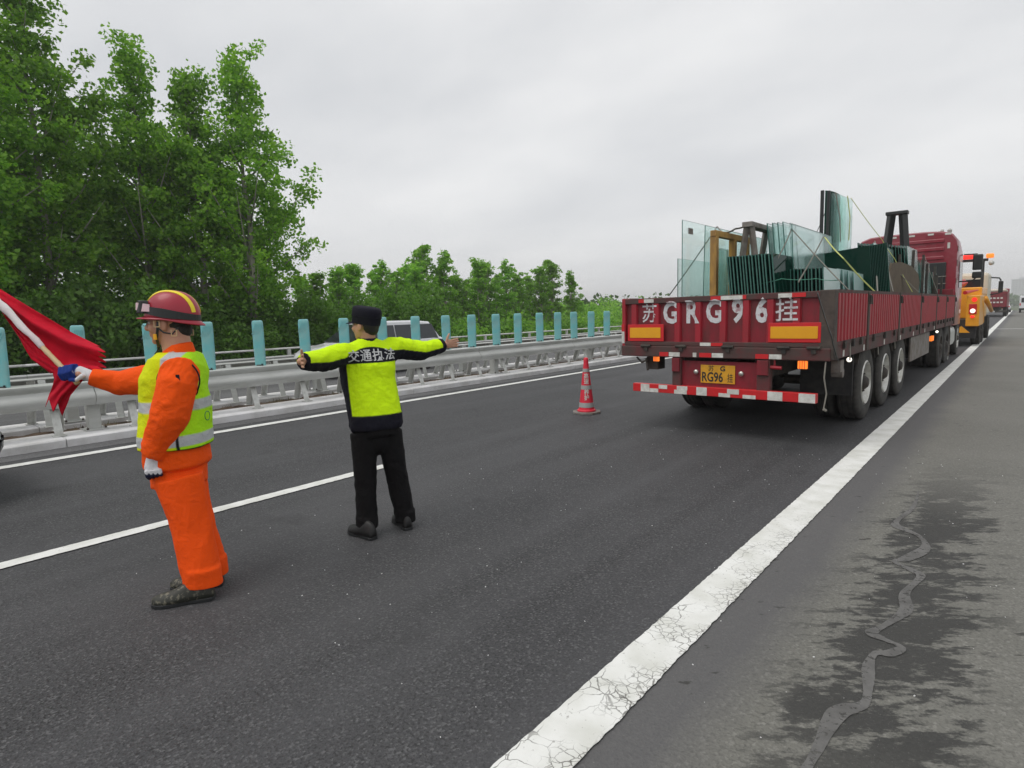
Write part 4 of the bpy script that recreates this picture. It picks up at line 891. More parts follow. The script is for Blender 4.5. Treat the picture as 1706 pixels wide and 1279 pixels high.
# tractor unit
mb = MB(); mb.bx(-.45, .45, 9.6, 15.8, .70, .92); obj('tractor_chassis', mb, 'darkmetal', TR)
for y in (10.7, 12.0):
    for s_ in (-1, 1): wheel(TR, s_ * 1.14, y, .50, .28, s_, 'darkmetal', key='d'); wheel(TR, s_ * .82, y, .50, .28, s_, 'darkmetal', key='d')
for s_ in (-1, 1):
    wheel(TR, s_ * 1.10, 15.3, .50, .30, s_, 'chrome', key='f')
    for y, m_ in ((12.75, 'greysteel'),):
        mb = MB(); mb.loft([[(s_ * xx, 12.0 + .60 * math.cos(a) * k_, .50 + .60 * math.sin(a) * k_) for xx, k_ in ((.70, 1), (1.30, 1), (1.30, 1.04), (.70, 1.04))] for a in np.linspace(-.6, 1.7, 9)]); obj('mudguard', mb, m_, TR)
    for k in range(3):
        mb = MB(); mb.loft([[(s_ * xx, 12.0 + (.62 + .03 * k) * math.cos(a) * k_, .50 + (.62 + .03 * k) * math.sin(a) * k_) for xx, k_ in ((1.16 + .05 * k, 1), (1.185 + .05 * k, 1), (1.185 + .05 * k, 1.03), (1.16 + .05 * k, 1.03))] for a in np.linspace(-.7, 1.6, 9)]); obj('mudguard_rib', mb, 'galv', TR)
    mb = MB(); mb.tube([(s_ * .95, 13.3, .62), (s_ * .95, 14.4, .62)], (.30, .30), 14, ax=(0, 0, 1), pw=4); obj('fuel_tank', mb, 'galv', TR, smooth=False, bev=.01)
def cab_ring(y, w, h, z0, s_=1.):
    pr = [(-w, z0), (-w, h - .45), (-w + .03, h - .28), (-w + .14, h - .12), (-w + .38, h - .03), (-w + .8, h), (w - .8, h), (w - .38, h - .03), (w - .14, h - .12), (w - .03, h - .28), (w, h - .45), (w, z0)]
    return [(x, y, z) for x, z in pr]
mb = MB(); mb.loft([cab_ring(13.72, 1.25, 3.58, .95), cab_ring(13.8, 1.27, 3.62, .93), cab_ring(14.6, 1.27, 3.60, .93), cab_ring(15.3, 1.27, 3.40, .93), cab_ring(15.75, 1.25, 3.02, .93), cab_ring(16.1, 1.22, 2.1, .6), cab_ring(16.15, 1.2, 1.9, .6)])
cab = obj('cab', mb, 'cabred', TR); autosmooth(cab, .5)
for k, z in enumerate((2.55, 2.80, 3.05, 3.28)):   # pressed ribs of the cab's back wall
    mb = MB(); mb.bx(-1.0, .95, 13.69, 13.73, z, z + .10); obj('pressing', mb, 'cabred', cab, bev=.015)
mb = MB(); mb.bx(.35, 1.02, 13.66, 13.72, 1.7, 2.72); aw = obj('dark_back_panel', mb, 'blackplastic', cab, bev=.02)  # plain black panel on the right of the cab's back wall
for z in (1.9, 2.1, 2.3): 
    mb = MB(); mb.tube([(.3, 13.62, z), (1.04, 13.62, z + .02)], .012, 6); obj('rail', mb, 'strapgrey', cab)
for x in (-.35, .1, .55, .95): tape(cab, x, x + .14, 13.77 if False else 13.715, 3.50 - (.02 if abs(x) > .8 else 0), 3.55 - (.02 if abs(x) > .8 else 0), 'whiterefl')
tape(cab, 1.02, 1.08, 13.715, 3.10, 3.26, 'whiterefl')
for z in (1.3, 1.7, 2.1, 2.6, 3.0): tape(cab, 13.76, 13.84, 1.272, z, z + .16, 'whiterefl', face='side')
mb = MB(); mb.bx(1.262, 1.285, 14.35, 15.2, 2.0, 2.75); obj('side_window', mb, 'carglass', cab, bev=.01)
mb = MB(); mb.bx(-1.1, 1.1, 15.9, 15.93, 1.95, 2.8); obj('windscreen', mb, 'carglass', cab)
mb = MB(); mb.lathe([(.05, 3.58), (.06, 3.66), (.02, 3.70)], 10, 2, (1.0, 14.3, 0)); mb.lathe([(.04, 3.58), (.05, 3.68), (.02, 3.72)], 10, 2, (.8, 14.5, 0)); obj('air_horn', mb, 'galv', cab)
for z0, z1 in ((2.52, 2.98), (2.28, 2.47)):
    mb = MB(); mb.box((1.62, 15.4, (z0 + z1) / 2), (.24, .12, z1 - z0)); mr_ = obj('mirror', mb, 'blackplastic', cab, bev=.03)
mb = MB(); mb.tube([(1.27, 15.5, 3.0), (1.6, 15.42, 2.99)], .02, 8); mb.tube([(1.27, 15.5, 2.2), (1.5, 15.44, 2.2), (1.6, 15.42, 2.3)], .02, 8); obj('mirror_arm', mb, 'blackplastic', cab)

# ------------------------------------------------------------------ the glass load, its racks and straps
LZ = 1.165
def pane(root, c, dims, R=None, mt='paneglass', edge=True, name='pane'):
    """a sheet of glass: dims (length along first axis, thickness, height); edges darker"""
    L_, t_, H_ = dims; mb = MB(); mb.box(c, dims if R is None else dims, R)
    o_ = obj(name, mb, [mt, 'paneedge'], root, fix=False)
    if edge:
        a = np.argsort(dims)[0]
        for p in o_.data.polygons:
            n_ = np.array(p.normal)
            if R is not None: n_ = np.array(R).T @ n_
            if abs(n_[a]) < .5: p.material_index = 1
    return o_
Rx = lambda a: np.array(Matrix.Rotation(a, 3, 'Y'))   # lean sideways
Ry = lambda a: np.array(Matrix.Rotation(a, 3, 'X'))   # lean forwards
def sheet_side(root, X, Y0, Y1, H_, lean=0., mt='paneglass', t_=.012):
    R = Rx(lean); c = np.array([X, (Y0 + Y1) / 2, LZ + H_ / 2]) + np.array([math.sin(lean) * H_ / 2, 0, (math.cos(lean) - 1) * H_ / 2 + .006])
    return pane(root, c, (t_, Y1 - Y0, H_), R, mt)
g = thing('glass_sheets', 'tallest clear glass sheets at the left rear corner of the load', 'glass')
sheet_side(g, -3.52, 7.66, 11.3, 1.62, .0); sheet_side(g, -3.60, 7.7, 9.6, 1.12, 0); sheet_side(g, -3.44, 8.15, 10.8, 1.58, .02)
for k in range(3): sheet_side(g, -3.38 + .03 * k, 8.35, 8.9, 1.28, .0, 'paneglass')
mb = MB(); mb.bx(-3.508, -3.505, 7.82, 7.97, 2.62, 2.70); obj('sticker', mb, 'greysteel', g)
g = thing('wooden_rack', 'yellow painted wooden rack standing among the clear glass at the rear', 'rack')
for (y, w_, m_) in ((7.95, .085, 'woodyellow'), (8.62, .08, 'woodyellow'), (9.15, .07, 'woodyellow')):
    mb = MB(); mb.bx(-3.24, -3.15, y - w_ / 2, y + w_ / 2, LZ, 2.56); obj('upright', mb, m_, g, bev=.006)
mb = MB(); mb.bx(-3.235, -3.155, 7.9, 9.35, 2.56, 2.64); obj('top_bar', mb, 'woodyellow', g, bev=.006)
mb = MB(); mb.bx(-3.235, -3.155, 7.9, 9.35, LZ, LZ + .07); obj('bottom_bar', mb, 'woodyellow', g, bev=.006)
g = thing('steel_rack', 'grey rusty steel A-frame rack rising behind the dark green glass stack', 'rack')
for (y) in (8.5, 9.3):
    for s_ in (-1, 1):
        mb = MB(); a = np.array([-2.93 + s_ * .03, y, 2.72]); b_ = np.array([-2.93 + s_ * .24, y, LZ]); mb.tube([b_, a], [(.045, .045)] * 2, 4, ax=(0, 1, 0)); obj('leg', mb, 'greysteel', g)
mb = MB(); mb.bx(-3.0, -2.86, 8.42, 9.4, 2.70, 2.77); obj('top_beam', mb, 'greysteel', g, bev=.006)
def stack_side(name, label, X0, X1, n_, Y0, Y1, H_, lean=0., mt='panedark', last=None, jit=.02, hvar=0.):
    g = thing(name, label, 'glass')
    for k in range(n_):
        x = X0 + (X1 - X0) * k / (n_ - 1)
        sheet_side(g, x, Y0 + random.uniform(-jit, jit), Y1, H_ + random.uniform(-hvar, hvar), lean, last if (last and k == n_ - 1) else mt, .016)
    return g
stack_side('glass_stack', 'dark green upright glass stack seen edge-on at the rear middle, below the steel rack', -2.86, -2.30, 15, 7.80, 8.75, 1.10, -.10)
stack_side('glass_stack', 'narrow taller clear panes leaning behind the edge-on green stack', -2.62, -2.42, 4, 8.8, 9.4, 1.6, -.10, 'paneglass')
g = thing('glass_sheets', 'large film-covered clear sheets with a slanting top, middle of the load', 'glass')
for k, (X_, a, b_, h_) in enumerate(((-2.30, 8.55, 10.2, 1.52), (-2.50, 9.2, 11.6, 1.62), (-2.75, 9.3, 11.5, 1.66))): sheet_side(g, X_, a, b_, h_, -.06, 'panefilm')
stack_side('glass_stack', 'low green glass stack with a pale right face, right rear part of the load', -2.32, -1.93, 10, 8.45, 9.35, .92, -.05, 'panedark', last='paneback')
g = thing('glass_sheets', 'low pale backed panes beside the low green stack, near the right board', 'glass')
for k in range(4): sheet_side(g, -1.98 + .05 * k, 9.5 + .1 * k, 11.0, .95 - .02 * k, -.07, 'paneback')
# big transverse stack
g = thing('glass_stack', 'biggest dark green glass block standing across the bed, right of the middle', 'glass')
for k in range(12):
    Rr = np.array(Matrix.Rotation(-.10, 3, 'Y')) @ Ry(-.04); c = np.array([-2.22 + .014 * k, 10.5 + .045 * k, LZ + .655 + .006 * k])
    pane(g, c, (.92, .018, 1.24), Rr, 'panedark')
g = thing('glass_sheets', 'pale panes leaning against the right side of the biggest green block', 'glass')
for k in range(5): sheet_side(g, -1.70 - .035 * k, 10.8 + .16 * k, 12.0 + .15 * k, 1.38, -.09, 'paneback' if k < 3 else 'paneglass')
# tall curved panes
g = thing('curved_panes', 'tall curved bluish panes standing highest above the load, strapped upright', 'glass')
for k in range(6):
    mb = MB(); ring = []
    x0 = -2.77 + .05 * k; n_ = 9
    for i in range(n_):
        t_ = i / (n_ - 1); zt = 3.62 - .03 * k - .22 * t_ ** 3
        y = 11.85 + .70 * t_; bow = .10 * math.sin(t_ * math.pi)
        ring.append([(x0 + bow, y, LZ + .01), (x0 + bow + .012, y, LZ + .01), (x0 + bow + .012, y, zt), (x0 + bow, y, zt)])
    mb.loft(ring); obj('pane', mb, 'panedark' if k in (0, 1) else 'paneglass', g)
for k, x in enumerate((-2.80, -2.70)):
    mb = MB(); mb.bx(x - .03, x + .02, 11.79, 11.84, LZ, 3.62 - .02 * k); obj('frame_edge', mb, 'blackplastic', g)
mb = MB(); mb.bx(-2.85, -2.4, 11.8, 12.6, LZ, LZ + .008); obj('foot', mb, 'woodyellow', g)
for k, (a, b_) in enumerate((((1392, 320), (1400, 402)), ((1412, 326), (1414, 400)))):
    p, q = rayX(*a, -2.42), rayX(*b_, -2.40)
    mb = MB(); mb.tube([p, (p + q) / 2 + np.array([.03, 0, 0]), q], [(.03, .006)] * 3, 6, ax=(0, 1, 0)); obj('webbing', mb, 'strapyellow' if k else 'strapgrey', g)
# black A-frame
g = thing('black_rack', 'black steel rack like an upside-down V, rising before the red cab', 'rack')
for s_ in (-1, 1):
    mb = MB(); a = np.array([-2.45 + s_ * .12, 17.4, 3.74]); b_ = np.array([-2.45 + s_ * .34, 17.4, LZ]); mb.tube([b_, a], [(.13, .10)] * 2, 4, ax=(0, 1, 0)); obj('leg', mb, 'blackplastic', g, bev=.01)
mb = MB(); mb.bx(-2.68, -2.22, 17.28, 17.52, 3.74, 3.82); obj('top_cap', mb, 'blackplastic', g, bev=.01)
mb = MB(); mb.bx(-2.8, -2.15, 17.2, 17.6, 2.7, 2.95); obj('cross_beam', mb, 'blackplastic', g, bev=.01)
g = thing('brown_board', 'dark brown board leaning against the load above the right side board', 'board')
mb = MB(); pr = [(12.1, LZ), (12.0, 2.12), (12.25, 2.30), (13.2, 2.36), (14.6, 2.34), (15.6, 2.22), (15.9, 2.05), (15.7, 1.7), (15.3, LZ)]
mb.prism(pr, -1.80, -1.76, axis=0); obj('sheet', mb, 'tarp', g)
gi = 0
for (Y0, Y1, X0, H_, n_, mt_, l_) in ((13.2, 15.0, -2.35, 1.62, 7, 'panedark', 'dark glass stack behind the brown board'), (15.4, 17.0, -2.15, 1.72, 7, 'panedark', 'glass stack right of the black rack, with pale front edges'), (17.3, 18.9, -2.05, 1.5, 6, 'paneglass', 'clear glass stack next to last, before the red cab'), (18.9, 20.0, -1.95, 1.25, 5, 'panedark', 'lowest dark glass stack at the front end of the bed')):
    g = thing('glass_stack', l_, 'glass')
    for k in range(n_): sheet_side(g, X0 + .055 * k, Y0 + random.uniform(0, .1), Y1, H_ - .01 * k, -.09, mt_ if k < n_ - 1 else 'panefilm')
    for y in (Y0 - .05, Y1 + .04):
        mb = MB(); mb.box((X0 + .045 * n_, y, LZ + H_ * .45), (.05, .05, H_ * .9)); obj('prop', mb, 'darkmetal', g)
# straps over the load
def strap(label, pts, mt='strapgrey', w=.018):
    P_ = [rayX(px, py, X) for px, py, X in pts]; mb = MB()
    q = []
    for i in range(len(P_) - 1):
        for t_ in np.linspace(0, 1, 5, endpoint=False): q.append(P_[i] * (1 - t_) + P_[i + 1] * t_ + np.array([0, 0, -.015 * math.sin(t_ * math.pi)]))
    q.append(P_[-1]); mb.tube(q, [(w, w * .35)] * len(q), 6, ax=(0, 1, 0)); return tag(obj('strap', mb, mt), label, 'strap', 'lashing straps over the glass load')
strap('grey strap rising from the left board over the tall clear sheet', [(1114, 493, -4.15), (1195, 377, -3.5), (1207, 388, -3.2)])
strap('grey strap from the wooden rack to the steel rack top', [(1207, 387, -3.2), (1225, 381, -3.1), (1250, 372, -2.95), (1284, 381, -2.85)], w=.028)
strap('thin grey strap peaking right of the steel rack, falling left', [(1319, 381, -2.4), (1296, 430, -2.4)], w=.014)
strap('grey strap falling steeply to the right board from the same peak', [(1319, 381, -2.4), (1418, 487, -1.62), (1416, 600, -1.555)], w=.02)
strap('grey strap between the low panes and the film-covered sheets', [(1372, 394, -2.3), (1330, 470, -2.1)], w=.012)
strap('yellow green strap crossing the dark green block', [(1375, 396, -2.2), (1405, 430, -1.75), (1458, 486, -1.6)], 'strapyellow', .02)
strap('grey strap hanging over the right side board before the block', [(1458, 402, -2.2), (1462, 486, -1.57), (1463, 590, -1.555)], w=.02)
strap('long thin line from the tall curved panes down to the right board', [(1418, 330, -2.4), (1470, 400, -2.1), (1490, 430, -1.9), (1520, 486, -1.6)], 'strapyellow', .014)
strap('grey strap tied down over the board right of the pale panes', [(1475, 425, -1.9), (1488, 486, -1.565), (1491, 580, -1.555)], w=.022)
strap('green strap round the edge-on green stack', [(1236, 476, -2.85), (1300, 465, -2.3)], 'strapgreen', .014)
strap('green strap round the low stack and pale panes', [(1300, 464, -2.3), (1360, 464, -1.95), (1400, 466, -1.86)], 'strapgreen', .012)
strap('pale green strap across the face of the biggest block', [(1385, 432, -2.66), (1450, 424, -1.94)], 'strapgreen', .012)
strap('thin dark line left of the tall curved panes', [(1360, 388, -3.2), (1376, 350, -2.9)], 'blackplastic', .012)
strap('blue black line right beside the tall curved panes', [(1374, 394, -3.1), (1382, 336, -2.9)], 'blackplastic', .010)
strap('grey strap over the brown board, falling to the right board', [(1478, 432, -1.9), (1530, 486, -1.57)], w=.014)
strap('thin strap over the last glass stacks before the cab', [(1540, 425, -1.9), (1562, 487, -1.57)], w=.014)
strap('grey strap down the rear right corner of the trailer', [(1362, 488, -1.60), (1385, 560, -1.53), (1396, 600, -1.53)], 'blackplastic', .018)

# ------------------------------------------------------------------ tow truck in front
TW = thing('tow_truck', 'orange recovery truck with lit lamps standing in front of the long red truck', 'truck', (-2.42, 26.4, 0), -.012)
mb = MB(); mb.bx(.90, 1.28, .0, 2.2, .72, 1.80); b1 = obj('side_cabinet', mb, 'orange', TW, bev=.03)
mb = MB(); mb.bx(-1.28, -.90, .0, 2.2, .72, 1.80); obj('side_cabinet', mb, 'orange', TW, bev=.03)
mb = MB(); mb.bx(-.9, .9, .3, 7.0, .6, .95); obj('chassis', mb, 'darkmetal', TW)
mb = MB(); mb.bx(-1.15, 1.2, 2.2, 5.4, .95, 2.12); obj('body', mb, 'orange', TW, bev=.04)
mb = MB(); mb.tube([(1.22, 1.2, 1.62), (1.24, 2.1, 1.25), (1.22, 2.6, .80), (1.16, 2.7, .62)], [.08, .07, .07, .05], 8); obj('outrigger_leg', mb, 'orange', TW, smooth=True)
mb = MB(); mb.tube([(1.28, 2.6, 1.7), (1.36, 3.4, 1.45), (1.42, 4.2, 1.2)], [.09, .08, .07], 8); obj('outrigger_leg', mb, 'orange', TW, smooth=True)
mb = MB(); mb.tube([(-.3, -.2, 1.9), (.2, 2.0, 2.15), (.5, 4.2, 2.35)], [(.16, .13)] * 3, 4, ax=(0, 0, 1)); obj('boom', mb, 'redrefl', TW, bev=.02)
mb = MB(); mb.tube([(.85, -.1, 1.90), (1.15, .9, 1.99)], [.07, .02], 8); obj('boom_tip', mb, 'redrefl', TW)
mb = MB(); mb.lathe([(.075, -.012), (.075, .0)], 16, 1, (1.12, -.005, 1.65)); obj('round_reflector', mb, 'redlamp', TW)
mb = MB(); mb.bx(.98, 1.2, -.03, .0, 1.15, 1.5); lh = obj('lamp_housing', mb, 'redrefl', TW, bev=.01)
mb = MB(); mb.ell((1.09, -.03, 1.26), (.075, .04, .075)); obj('lamp', mb, 'whitelamp', lh)
mb = MB(); mb.ell((1.09, -.03, 1.06), (.06, .03, .05)); obj('lamp', mb, 'redlamp', TW)
mb = MB(); mb.bx(-1.25, 1.22, 5.5, 7.4, 1.0, 2.78); cb = obj('cab', mb, 'cream', TW, bev=.12)
mb = MB(); mb.bx(-1.0, 1.0, 5.46, 5.5, 1.9, 2.5); obj('rear_window', mb, 'carglass', cb)
mb = MB(); mb.box((1.56, 7.0, 2.18), (.16, .14, .50)); obj('mirror', mb, 'blackplastic', cb, bev=.03)
mb = MB(); mb.tube([(1.2, 7.0, 1.85), (1.56, 7.0, 1.93)], .025, 8); obj('mirror_arm', mb, 'blackplastic', cb)
mb = MB(); mb.tube([(1.2, 7.0, 2.6), (1.5, 7.0, 2.56), (1.56, 7.0, 2.44)], .03, 8); obj('mirror_arm', mb, 'blackplastic', cb)
for x in (-1.1, 1.1):
    mb = MB(); mb.bx(x - .05, x + .05, 3.5, 3.6, 2.1, 3.2); obj('gantry_post', mb, 'blackplastic', TW)
mb = MB(); mb.bx(-1.2, 1.25, 3.48, 3.62, 3.14, 3.24); gb = obj('gantry_beam', mb, 'blackplastic', TW, bev=.01)
for x, m_, w_ in ((.72, 'redlamp', .30), (-.6, 'redlamp', .3), (1.30, 'amber', .12)):
    mb = MB(); mb.bx(x - w_, x + w_, 3.42, 3.66, 3.25, 3.42); obj('light_bar', mb, m_, TW, bev=.04)
mb = MB(); mb.ell((1.36, 3.4, 3.05), (.09, .09, .09)); obj('work_lamp', mb, 'galv', TW)
mb = MB(); mb.prism([(.55, .50), (1.05, .50), (.80, .74)], -.12, -.08, axis=1); obj('warning_triangle', mb, 'orange', TW)
mb = MB(); mb.bx(.3, 1.2, .15, .3, .3, .72); obj('mud_flap', mb, 'black', TW)
for y in (1.6, 2.9, 6.4):
    for s_ in (-1, 1): wheel(TW, s_ * 1.12, y, .50, .28, s_, 'darkmetal', key='d')

# ------------------------------------------------------------------ distant vehicles
FT = thing('red_truck', 'small distant dark red truck with faded white lettering on its back', 'truck', (-2.42, 76.5, float(zroad(77))), 0)
mb = MB(); mb.bx(-1.25, 1.2, 0, 9, .95, 2.45); obj('cargo_body', mb, 'paintred', FT, bev=.03)
mb = MB(); mb.bx(-1.15, 1.1, .2, 8.9, 2.45, 2.75); obj('load_cover', mb, 'cream', FT, bev=.15)
mb = MB()
for r_ in range(2):
    for k in range(7): mb.bx(-1.0 + k * .28, -.82 + k * .28, -.02, -.008, 1.35 + r_ * .42, 1.50 + r_ * .42)
q = obj('lettering', mb, 'whiterefl', FT); q['kind'] = 'stuff'
mb = MB(); mb.bx(-1.2, 1.15, .0, .1, .45, .6); obj('underrun_bar', mb, 'darkmetal', FT); mb = MB(); mb.bx(-.6, .3, -.02, .0, .46, .58); obj('number_plate', mb, 'whiterefl', FT)
mb = MB(); mb.bx(-1.2, 1.2, 9.3, 11.3, .7, 2.9); obj('cab', mb, 'cabred', FT, bev=.1); mb = MB(); mb.bx(-.6, .6, .3, 9.4, .6, .95); obj('chassis', mb, 'darkmetal', FT)
for y in (1.6, 3.0, 9.8):
    for s_ in (-1, 1): wheel(FT, s_ * 1.05, y, .5, .3, s_, 'darkmetal', key='d')

def car(name, label, cat, loc, rz, paint, L_=4.6, Wd=1.82, H_=1.6, suv=True):
    """car facing local +y: body shell, greenhouse, windows, wheels, lamps"""
    r = thing(name, label, cat, loc, rz); hw = Wd / 2
    st = [(-.5, .48, .92, .86), (-.48, .40, 1.0, .93), (-.40, .34, 1.02, .98), (-.2, .30, 1.0, 1.0), (.1, .30, .98, 1.0), (.25, .30, .96, 1.0), (.36, .32, .88, .98), (.45, .36, .80, .92), (.49, .42, .72, .82), (.5, .48, .66, .74)]
    mb = MB(); rings = []
    for t_, z0, z1, w_ in st:
        y = t_ * L_; z1 = z1 * H_ / 1.55; w = hw * w_
        rings.append([(-w * .86, y, z0), (-w, y, z0 + .12), (-w, y, z0 * .4 + z1 * .6), (-w * .95, y, z1 - .06), (-w * .85, y, z1), (w * .85, y, z1), (w * .95, y, z1 - .06), (w, y, z0 * .4 + z1 * .6), (w, y, z0 + .12), (w * .86, y, z0)])
    mb.loft(rings); b = obj('body', mb, paint, r); autosmooth(b, .7)
    zb_ = .93 * H_ / 1.55; rear = -.475 if suv else -.36
    g = [(rear, zb_ + .02, .86), (rear + .04, zb_ + .30 * (H_ / 1.6), .80), (rear + .085, H_ - .06, .74), (-.25, H_, .745), (-.02, H_ + .005, .75), (.08, H_ - .05, .75), (.20, zb_ + .20, .82), (.28, zb_ + .0, .86)]
    mb = MB(); rings = []
    for t_, z1, w_ in g:
        y = t_ * L_; w = hw * w_; wb = hw * .9
        rings.append([(-wb, y, zb_ - .06), (-w, y, z1 - .05), (-w * .92, y, z1), (w * .92, y, z1), (w, y, z1 - .05), (wb, y, zb_ - .06)])
    mb.loft(rings); q = obj('roof_shell', mb, paint, r); autosmooth(q, .5)
    for s_ in (-1, 1):
        wz0, wz1 = zb_ + .04, H_ - .13
        for (a0, a1, b0, b1) in ((-.44 if suv else -.3, -.26, -.40 if suv else -.26, -.26), (-.255, -.07, -.255, -.07), (-.06, .20, -.06, .075)):
            mb = MB(); xo0, xo1 = s_ * hw * .895, s_ * hw * .775
            A = [(xo0, a0 * L_, wz0), (xo0, a1 * L_, wz0), (xo1, b1 * L_, wz1), (xo1, b0 * L_, wz1)]
            mb.loft([A, [(p[0] + s_ * .012, p[1], p[2]) for p in A]]); obj('side_window', mb, 'carglass', q)
    mb = MB(); A = [(-hw * .78, .265 * L_, zb_ + .05), (hw * .78, .265 * L_, zb_ + .05), (hw * .68, .09 * L_, H_ - .09), (-hw * .68, .09 * L_, H_ - .09)]; mb.loft([A, [(p[0], p[1] + .03, p[2] + .02) for p in A]]); obj('windscreen', mb, 'carglass', q)
    yr = rear * L_; mb = MB(); A = [(-hw * .72, yr - .0, zb_ + .10), (hw * .72, yr - .0, zb_ + .10), (hw * .62, yr + .30, H_ - .13), (-hw * .62, yr + .30, H_ - .13)]; mb.loft([A, [(p[0], p[1] - .04, p[2] + .01) for p in A]]); obj('rear_window', mb, 'carglass', q)
    for s_ in (-1, 1):
        mb = MB(); mb.box((s_ * hw * .66, .475 * L_, .66 * H_ / 1.55), (.30, .16, .13)); obj('headlight', mb, 'chrome', r, bev=.03)
        mb = MB(); mb.box((s_ * hw * .72, -.495 * L_, .86 * H_ / 1.55), (.26, .08, .16)); obj('tail_light', mb, 'redrefl', r, bev=.02)
        mb = MB(); mb.box((s_ * (hw + .06), .14 * L_, zb_ + .08), (.16, .10, .11)); obj('wing_mirror', mb, paint, r, bev=.03)
        for y in (-.30, .31): wheel(r, s_ * (hw - .12), y * L_, .34, .22, s_, 'chrome', key='c')
    mb = MB(); mb.bx(-.26, .26, -.51 * L_, -.50 * L_, .55, .68); obj('number_plate', mb, 'plate', r)
    return r
car('white_suv', 'silver white SUV driving left on the opposite carriageway, behind the person in the black cap', 'car', (-15.45, 11.25, -.09), math.pi, 'carwhite', 4.6, 1.86, 1.60)
car('white_car', 'tiny white car far ahead, right of the distant red truck', 'car', (-2.2, 113, float(zroad(113))), 0, 'carwhite', 4.5, 1.8, 1.5, False)
car('black_car', 'black car entering at the left edge, only its dark corner in the frame', 'car', (-7.95, -1.22, 0), 0, 'carblack', 4.5, 1.82, 1.45, False)
VN = thing('white_van', 'distant white van at the right edge of the road ahead', 'van', (.55, 104, float(zroad(106))), 0)
mb = MB(); mb.bx(-.95, .95, 0, 4.6, .35, 2.25); vb = obj('body', mb, 'carwhite', VN, bev=.12)
mb = MB(); mb.bx(-.75, .75, -.02, .0, 1.35, 1.95); obj('rear_window', mb, 'carglass', VN); mb = MB(); mb.bx(-.95, .95, -.06, .0, .35, .6); obj('bumper', mb, 'blackplastic', VN)
for s_ in (-1, 1):
    mb = MB(); mb.box((s_ * .85, -.01, 1.1), (.12, .04, .3)); obj('tail_light', mb, 'redrefl', VN)
    for y in (.8, 3.8): wheel(VN, s_ * .82, y, .34, .22, s_, 'darkmetal', key='c')

# ------------------------------------------------------------------ traffic cone
CN = thing('traffic_cone', 'red road cone with grey bands and white lettering, left of the truck', 'cone', (-5.22, 7.86, 0), .62)
mb = MB(); pr = []
for k in range(8):
    a = math.pi / 8 + k * math.pi / 4; pr.append((.235 * math.cos(a), .235 * math.sin(a)))
mb.prism(pr, .0, .032, axis=2); obj('base', mb, 'greysteel', CN, bev=.006)
cr_ = lambda z: .130 + (.032 - .130) * ((z - .03) / .84) ** .92 if z > .03 else .13
def band(z0, z1, off, m_, nm, n_=6):
    mb = MB(); rings = [(cr_(z0 + (z1 - z0) * i / n_) + off, z0 + (z1 - z0) * i / n_) for i in range(n_ + 1)]
    mb.lathe([(rings[0][0] - .004, z0)] + rings + [(rings[-1][0] - .004, z1)], 28); o = obj(nm, mb, m_, CN); autosmooth(o, .7); return o
cone_body = band(.03, .87, 0, 'coneRed', 'body', 14)
mb = MB(); mb.lathe([(.148, .03), (.15, .05), (.135, .065)], 28); obj('lower_rim', mb, 'coneRed', CN, smooth=True)
mb = MB(); mb.lathe([(.036, .80), (.040, .82), (.038, .87), (.028, .885), (.010, .89)], 20); obj('top_cap', mb, 'coneRed', CN, smooth=True)
band(.10, .175, .003, 'conegrey', 'reflective_band'); band(.385, .45, .003, 'conegrey', 'reflective_band'); band(.66, .715, .003, 'conegrey', 'reflective_band')
bv = BVHTree.FromPolygons([v.co for v in cone_body.data.vertices], [tuple(p.vertices) for p in cone_body.data.polygons])
for ch, z in (('高', .60), ('速', .515), ('养', .345), ('护', .26)):
    me = text_mesh(ch, .092, .0012, sub=.009); co = vco(me); cxm = (co[:, 0].max() + co[:, 0].min()) / 2; czm = (co[:, 1].max() + co[:, 1].min()) / 2; n_ = np.zeros_like(co)
    for i, p in enumerate(co):
        X_, Z_ = (p[0] - cxm) * .9, z + p[1] - czm; h = bv.ray_cast(Vector((X_, -1, Z_)), Vector((0, 1, 0))); n_[i] = (X_, (h[0].y if h[0] else -.1) - .005, Z_)
    me.vertices.foreach_set('co', n_.astype(np.float32).ravel()); me.update(); finish('lettering', me, 'whiterefl', CN)
# ------------------------------------------------------------------ people
nz = lambda v: np.array(v, float) / (np.linalg.norm(v) + 1e-12)
UP = np.array([0, 0, 1.])
def smoothstep(a, b_, x): t_ = np.clip((x - a) / (b_ - a), 0, 1); return t_ * t_ * (3 - 2 * t_)

